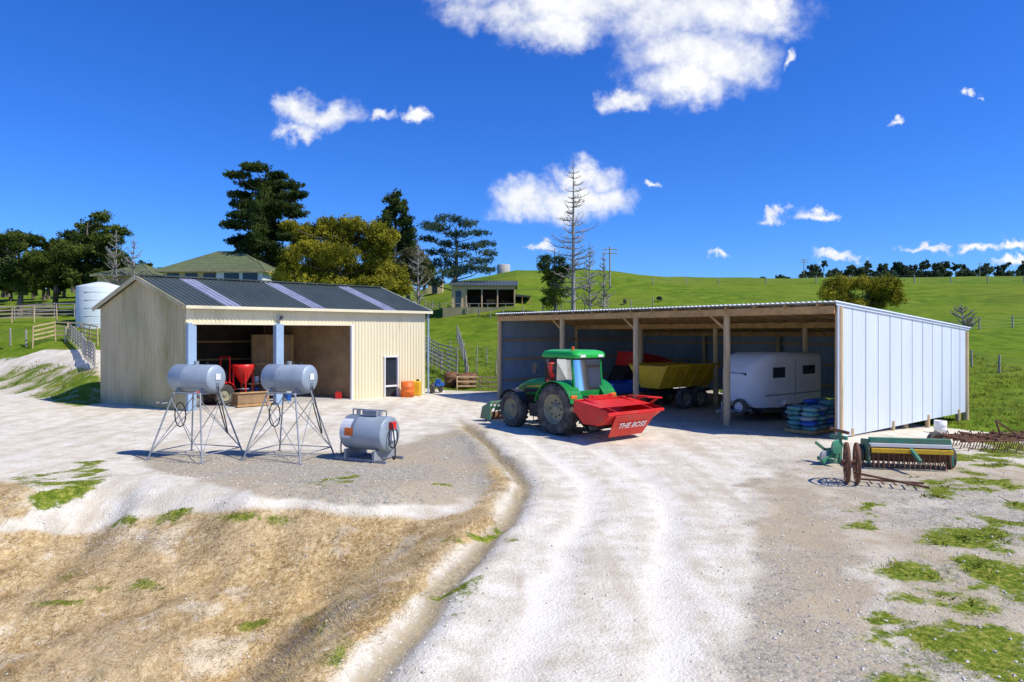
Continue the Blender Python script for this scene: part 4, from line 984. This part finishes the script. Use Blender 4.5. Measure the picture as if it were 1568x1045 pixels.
def tree(name,d,base,lobes,mt,leaf=.26,dens=1.0,trunk=.35,top=None,bark='bark',depth=1.0,sub=2.0):
    s=d/F;bp_=W(base[0],base[1],d);gz_=Hs(bp_.x,bp_.y);bp_.z=gz_-.2
    root=empty(name,bp_)
    b=MB();tp=W(*(top or (base[0],min(l[1] for l in lobes)+6)),d)
    segs=7;P=[bp_.lerp(tp,k/segs)+Vector((random.uniform(-1,1)*.12*(k>0),random.uniform(-1,1)*.12*(k>0),0)) for k in range(segs+1)]
    for k in range(segs): b.cyl(P[k],P[k+1],trunk*(1-k/segs)**.8+.03,trunk*(1-(k+1)/segs)**.8+.03,bark,8,False)
    C=[];R=[];n=[]
    for l in lobes:
        cx,cy,rx,ry=l[:4];c=W(cx,cy,d);c.y+=random.uniform(-.75,.75)*depth*(max(x[2] for x in lobes))*s*1.0
        r=np.array([rx*s,max(rx*.85,ry)*s,ry*s]);C.append(np.array(c));R.append(r);n.append(int(dens*30*(6+rx*ry*.16*sub)))
        h0=max(.15,min(.95,(c.z-bp_.z)/(tp.z-bp_.z)-.12));st=bp_.lerp(tp,h0);md=st.lerp(c,.55)+Vector((0,0,-.3*(c-st).length*.2))
        rr=trunk*.35*(1-h0*.6);b.cyl(st,md,rr,rr*.6,bark,6,False);b.cyl(md,c,rr*.6,.03,bark,6,False)
        for k in range(4):
            e=c+Vector((random.uniform(-1,1)*r[0],random.uniform(-1,1)*r[1],random.uniform(-.3,1)*r[2]));b.cyl(md.lerp(c,.5),e,rr*.35,.015,bark,4,False)
    addp(b,'trunk_and_limbs',root)
    V_,Q_=leafcloud(C,R,n,leaf*.62);o=npmesh('foliage',V_,Q_,LM[mt]);o.parent=root;o.matrix_parent_inverse=Matrix.Translation(-bp_)
    return root
def rl(cx,cy,rx,ry,n,lr=(14,22),asp=.7,seed=0):
    rs=random.Random(seed);o=[]
    for k in range(n):
        t=rs.uniform(0,6.28);q=rs.uniform(.2,1)**.5;r=rs.uniform(*lr);o.append((cx+rx*q*math.cos(t),cy+ry*q*math.sin(t),r,r*asp))
    return o
tree('tree',85,(30,440),rl(25,390,46,32,26,(10,17),.6,1)+rl(25,422,55,18,16,(12,18),.7,61),'mid',.26,1.0)
tree('tree',88,(135,440),[(150,331,14,8),(120,343,18,8),(165,352,22,9),(105,358,24,9),(140,368,28,12),(90,378,24,12),(185,372,16,9),(160,388,30,12),(120,392,32,14),(80,396,22,14),(185,400,20,12),(100,412,32,14),(150,412,32,14),(70,420,28,14),(125,428,36,14),(180,426,24,14)],'mid',.26,1.1)
tree('tree',95,(-40,440),rl(-40,385,50,38,14,(14,20),.6,3),'mid',.3,.7)
tree('tree',92,(85,440),rl(82,400,34,28,16,(10,15),.6,13),'mid',.26,1.0)
tree('cedar_tree',88,(410,440),[(398,262,22,5),(420,266,16,5),(372,273,18,4),(392,281,30,6),(440,283,24,5),(365,296,22,4),(415,300,34,6),(455,302,20,5),(380,312,30,6),(436,320,32,6),(362,327,20,5),(400,332,32,7),(457,330,18,5),(372,347,28,6),(425,348,34,7),(395,362,30,7),(447,364,20,6),(368,370,20,6),(405,380,34,8),(430,392,26,8),(385,396,24,8),(410,345,14,40),(410,300,14,34),(400,405,34,12)],'dark',.26,1.5,.6,(410,258),sub=2.7)
tree('wattle_tree',68,(520,450),[(500,345,20,12),(540,345,22,12),(575,355,20,14),(470,355,22,12),(455,372,16,13),(520,362,30,16),(560,378,28,16),(480,382,28,16),(520,395,34,18),(455,398,16,16),(590,375,14,14),(575,402,24,16),(480,412,28,16),(540,420,34,16),(600,420,22,16),(445,420,16,12),(500,435,40,12),(580,438,34,12),(610,440,20,10),(450,350,12,8),(600,360,10,10)],'olive',.2,1.2,.3)
tree('tree',78,(440,445),rl(440,420,16,14,7,(10,14),.7,8),'olive',.22,1)
lb=[(605,296,6,7),(600,306,12,6),(612,312,14,6)]
for k in range(9):
    y_=322+k*9;w=16+k*2.6;lb+=[(606-w*.6+random.uniform(-4,4),y_,w*.6,6),(606+w*.6+random.uniform(-4,4),y_+3,w*.6,6)]
tree('conifer_tree',84,(606,440),lb,'dark',.24,1.1,.4,(605,290))
tree('tree',76,(625,450),rl(632,410,28,26,16,(10,15),.7,9),'grey',.2,.9)
tree('pine_tree',88,(695,440),[(660,342,20,5),(690,338,22,5),(715,345,20,5),(672,352,22,5),(735,356,16,4),(705,360,22,5),(655,366,16,4),(745,372,14,4),(685,372,20,5),(722,378,22,5),(747,388,16,4),(665,385,20,5),(700,392,24,5),(737,400,22,5),(675,402,22,6),(712,412,26,6),(742,414,18,5),(690,420,26,6),(655,430,26,8)],'blue',.2,.85,.35,(700,345))
tree('tree',78,(850,468),rl(848,405,18,20,12,(8,12),.6,12)+[(850,430,18,10),(850,448,20,9),(845,462,18,8)],'mid',.18,.9,.22,(848,380))
def bare(name,d,base,topy,whorls,maxr,seed,r0=.2,up=.25,mt='barkpale',x_top=None,prof=None,tk=1.0):
    rs=random.Random(seed);bp_=W(base[0],base[1],d);bp_.z=Hs(bp_.x,bp_.y)-.2;tp=W(x_top or base[0],topy,d);b=MB()
    b.cyl(bp_,bp_.lerp(tp,.5),r0,r0*.55,mt,8,False);b.cyl(bp_.lerp(tp,.5),tp,r0*.55,.03,mt,8,False)
    for k in range(whorls):
        t=.12+.86*(k+rs.uniform(-.3,.3))/whorls;t=min(.98,t);p=bp_.lerp(tp,t)
        pr=prof(t) if prof else (1-t)**.6
        for j in range(rs.randint(4,6)):
            a=rs.uniform(0,6.28);L_=maxr*pr*rs.uniform(.45,1.15)
            dr_=Vector((math.cos(a),math.sin(a),up*rs.uniform(.2,1.2)));m_=p+dr_*L_*.55;e=m_+Vector((dr_.x,dr_.y,dr_.z+.35))*L_*.45
            rr=(.03+.035*(1-t))*tk;b.cyl(p,m_,rr,rr*.7,mt,4,False);b.cyl(m_,e,rr*.7,.012*tk,mt,4,False)
            for q in range(7):
                s_=p.lerp(m_,rs.uniform(.4,1)) if q<3 else m_.lerp(e,rs.uniform(0,1))
                b.cyl(s_,s_+Vector((rs.uniform(-1,1),rs.uniform(-1,1),rs.uniform(.1,1)))*L_*.22,.02*tk,.01*tk,mt,3,False)
    b.obj(name)
bare('dead_norfolk_pine',76,(878,472),244,24,3.3,4,.28,.2,prof=lambda t:(.45+.9*min(1,t*3))*(1-t)**.75 if t>.1 else .2,tk=1.2)
bare('bare_tree',80,(903,470),372,14,1.6,5,.14,.6,tk=1.4)
bare('bare_tree',80,(925,470),385,14,1.6,6,.14,.6,tk=1.4)
bare('bare_tree',80,(205,440),362,14,2.4,7,.15,.8,tk=1.4)
bare('bare_tree',80,(178,440),352,14,2.4,8,.15,.8,tk=1.4)
bare('bare_tree',72,(640,450),368,14,2.2,9,.15,.8,tk=1.4)
bare('fallen_dead_tree',60,(1478,512),466,6,1.8,10,.14,.6,x_top=1472,tk=2)
tree('wattle_shrub',62,(1320,480),rl(1318,448,58,22,34,(10,15),.75,15),'olive',.15,1.2,.12)
def treeline(name,spec,d,mt='far',leaf=.8):
    C=[];R=[];n=[];s=d/F;b=MB()
    for cx,cy,rx,ry in spec:
        c=W(cx,cy,d);c.y+=random.uniform(-6,6);C.append(np.array(c));R.append(np.array([rx*s,rx*s,ry*s]));n.append(int(16*(5+rx*ry*.5)))
        b.cyl(c-Vector((0,0,ry*s*2.2)),c,.3,.15,'bark',5,False)
    root=empty(name,(0,d,0));addp(b,'trunks',root)
    V_,Q_=leafcloud(C,R,n,leaf*.75);o=npmesh('foliage',V_,Q_,LM[mt]);o.parent=root;o.matrix_parent_inverse=Matrix.Translation(-root.location)
sp_=[];rs=random.Random(3);x=1235
while x<1700:
    r=rs.uniform(3,8);top_=rs.uniform(400,416);sp_.append((x,top_+r*.8,r,r*rs.uniform(.7,1.2)))
    if rs.random()<.75: sp_.append((x+rs.uniform(-3,3),421,r*1.5,5))
    x+=rs.uniform(3,12)
treeline('distant_trees',sp_,400,leaf=1.1)
treeline('hilltop_bushes',[(1025,431,5,3),(1040,430,8,3),(1050,431,4,2),(1100,430,9,3),(1115,429,9,4),(1128,430,5,3),(1160,429,4,3),(1186,427,4,4),(1200,428,5,4),(1213,427,5,4),(1240,428,6,3)],165,leaf=.4)
treeline('hilltop_trees',[(1290,420,9,8),(1283,424,6,6),(1345,424,7,5),(1380,424,8,6)],230,leaf=.6)
treeline('background_trees',[(x_,425+random.uniform(-6,6),16,14) for x_ in range(-160,660,16)],105,'mid',.35)
treeline('hedgerow',[(x_,432+random.uniform(-5,5),13,10) for x_ in range(-140,215,11)],90,'mid',.3)
# ---------------------------------------------------------------- calves (tiny, far up the paddock)
def calf(px,py,ang):
    c=hit(px,py,50);bmv=[(-.7,0,1.15),(0,0,1.1),(.6,0,1.15),(1.0,0,1.25),(1.35,0,.95),(1.55,0,.75),
      (.55,.22,.7),(.55,.22,.03),(.55,-.22,.7),(.55,-.22,.03),(-.7,.22,.75),(-.8,.22,.4),(-.75,.22,.03),(-.7,-.22,.75),(-.8,-.22,.4),(-.75,-.22,.03),(-.95,0,1.1),(-1.0,0,.6)]
    ed=[(0,1),(1,2),(2,3),(3,4),(4,5),(2,6),(6,7),(2,8),(8,9),(0,10),(10,11),(11,12),(0,13),(13,14),(14,15),(0,16),(16,17)]
    me=bpy.data.meshes.new('calf');me.from_pydata(bmv,ed,[]);o=bpy.data.objects.new('calf',me);scene.collection.objects.link(o)
    o.location=c;o.rotation_euler=(0,0,ang);o.scale=(.5,.5,.5);me.materials.append(M['cow'])
    o.modifiers.new('skin','SKIN');rad=[.34,.38,.34,.22,.16,.11,.13,.06,.13,.06,.16,.08,.06,.16,.08,.06,.06,.03]
    for v,r_ in zip(me.skin_vertices[0].data,rad): v.radius=(r_,r_)
    me.skin_vertices[0].data[0].use_root=False;me.skin_vertices[0].data[1].use_root=True
    o.modifiers.new('sub','SUBSURF').levels=1
calf(957,467,1.2);calf(1010,463,1.9)

# ---------------------------------------------------------------- sun, sky
el=math.radians(50);saz=Vector((.935,-.355));S=Vector((saz.x*math.cos(el),saz.y*math.cos(el),math.sin(el)))
sl=bpy.data.lights.new('sun','SUN');sl.energy=5.0;sl.angle=math.radians(.5);sl.color=(1,.95,.85)
so=bpy.data.objects.new('sun',sl);scene.collection.objects.link(so);so.rotation_euler=(-S).to_track_quat('-Z','Y').to_euler();so.location=S*100
w=bpy.data.worlds.new('World');scene.world=w;w.use_nodes=True;nt=w.node_tree;nt.nodes.clear();L=nt.links
wo=N(nt,'ShaderNodeOutputWorld');bg=N(nt,'ShaderNodeBackground');bg.inputs['Strength'].default_value=.118;L.new(bg.outputs[0],wo.inputs[0])
sky=N(nt,'ShaderNodeTexSky');sky.sky_type='NISHITA';sky.sun_disc=False;sky.sun_elevation=el;sky.sun_rotation=math.atan2(S.x,S.y)
sky.air_density=1.0;sky.dust_density=.2;sky.ozone_density=3.0
hs=N(nt,'ShaderNodeHueSaturation');hs.inputs['Saturation'].default_value=1.25;L.new(sky.outputs[0],hs.inputs['Color'])
gmn=N(nt,'ShaderNodeMix',data_type='RGBA',blend_type='MULTIPLY');gmn.inputs[0].default_value=1;gmn.inputs[7].default_value=(.42,.78,1.48,1);L.new(hs.outputs[0],gmn.inputs[6])
tc=N(nt,'ShaderNodeTexCoord');sep=N(nt,'ShaderNodeSeparateXYZ');L.new(tc.outputs['Generated'],sep.inputs[0])
yy=math_('MAXIMUM',sep.outputs[1],.05);px_=math_('DIVIDE',sep.outputs[0],yy);pz_=math_('DIVIDE',sep.outputs[2],yy)
cb=N(nt,'ShaderNodeCombineXYZ');L.new(px_,cb.inputs[0]);L.new(pz_,cb.inputs[1])
def wn(sc,det,ro):
    n_=N(nt,'ShaderNodeTexNoise');n_.inputs['Scale'].default_value=sc;n_.inputs['Detail'].default_value=det;n_.inputs['Roughness'].default_value=ro;L.new(cb.outputs[0],n_.inputs['Vector']);return n_
wp=wn(17,5,.62)
sub_=N(nt,'ShaderNodeVectorMath',operation='SUBTRACT');L.new(wp.outputs['Color'],sub_.inputs[0]);sub_.inputs[1].default_value=(.5,.5,.5)
scl=N(nt,'ShaderNodeVectorMath',operation='MULTIPLY');L.new(sub_.outputs[0],scl.inputs[0]);scl.inputs[1].default_value=(.11,.085,0)
wc_=N(nt,'ShaderNodeVectorMath',operation='ADD');L.new(cb.outputs[0],wc_.inputs[0]);L.new(scl.outputs[0],wc_.inputs[1])
nz=wn(12,6,.65)
cl=[(720,-30,90,45),(900,-10,190,56),(1060,10,150,62),(850,45,80,36),(1060,80,105,46),(1120,95,75,42),(1050,130,75,34),(960,150,44,18),(780,20,90,30),(1170,20,50,45),
(455,165,46,22),(490,180,58,25),(462,205,36,15),(585,178,24,11),(633,180,18,12),(890,268,52,24),(800,308,56,28),(870,308,84,32),(930,298,44,25),
(1185,330,22,9),(1252,327,34,8),(1386,186,15,7),(1486,150,13,6),(1210,92,9,16),(1107,380,16,7),(1285,392,40,7),(1420,385,48,7),(1490,376,26,7),(1545,372,30,7),(830,375,26,9),(1560,395,32,6),(1000,293,14,5)]
cur=None
for cx,cy,rx,ry in cl:
    m_=N(nt,'ShaderNodeMapping',vector_type='TEXTURE');m_.inputs['Location'].default_value=((cx-CX)/F,(HY-cy)/F,0);m_.inputs['Scale'].default_value=(rx*1.05/F,ry*1.05/F,1);L.new(wc_.outputs[0],m_.inputs[0])
    le=N(nt,'ShaderNodeVectorMath',operation='LENGTH');L.new(m_.outputs[0],le.inputs[0])
    v=math_('SUBTRACT',1.0,le.outputs['Value'])
    if cur is None: cur=v
    else:
        sm_=N(nt,'ShaderNodeMath',operation='SMOOTH_MAX');L.new(cur,sm_.inputs[0]);L.new(v,sm_.inputs[1]);sm_.inputs[2].default_value=.2;cur=sm_.outputs[0]
val=math_('ADD',cur,math_('MULTIPLY',math_('SUBTRACT',nz.outputs['Fac'],.5),1.2))
cm=N(nt,'ShaderNodeMapRange',interpolation_type='SMOOTHSTEP');L.new(val,cm.inputs[0]);cm.inputs[1].default_value=-.25;cm.inputs[2].default_value=.85
fr=math_('GREATER_THAN',sep.outputs[1],.06);cm2=math_('MULTIPLY',cm.outputs[0],fr)
shade=N(nt,'ShaderNodeMapRange');L.new(nz.outputs['Fac'],shade.inputs[0]);shade.inputs[1].default_value=.35;shade.inputs[2].default_value=.62
cc=mixc(shade.outputs[0],(6.6,7.0,7.9),(9.0,9.0,9.0))
fin=mixc(cm2,gmn.outputs[2],cc);L.new(fin,bg.inputs[0])
# ---------------------------------------------------------------- camera
cd=bpy.data.cameras.new('camera');cd.sensor_width=36;cd.lens=36*F/1568;cd.clip_end=6000;cd.shift_y=-(522.5-HY)/1568
co=bpy.data.objects.new('camera',cd);scene.collection.objects.link(co);co.location=(0,0,CH);co.rotation_euler=(math.pi/2,0,0);scene.camera=co
scene.view_settings.view_transform='Standard';scene.view_settings.look='None';scene.view_settings.exposure=0
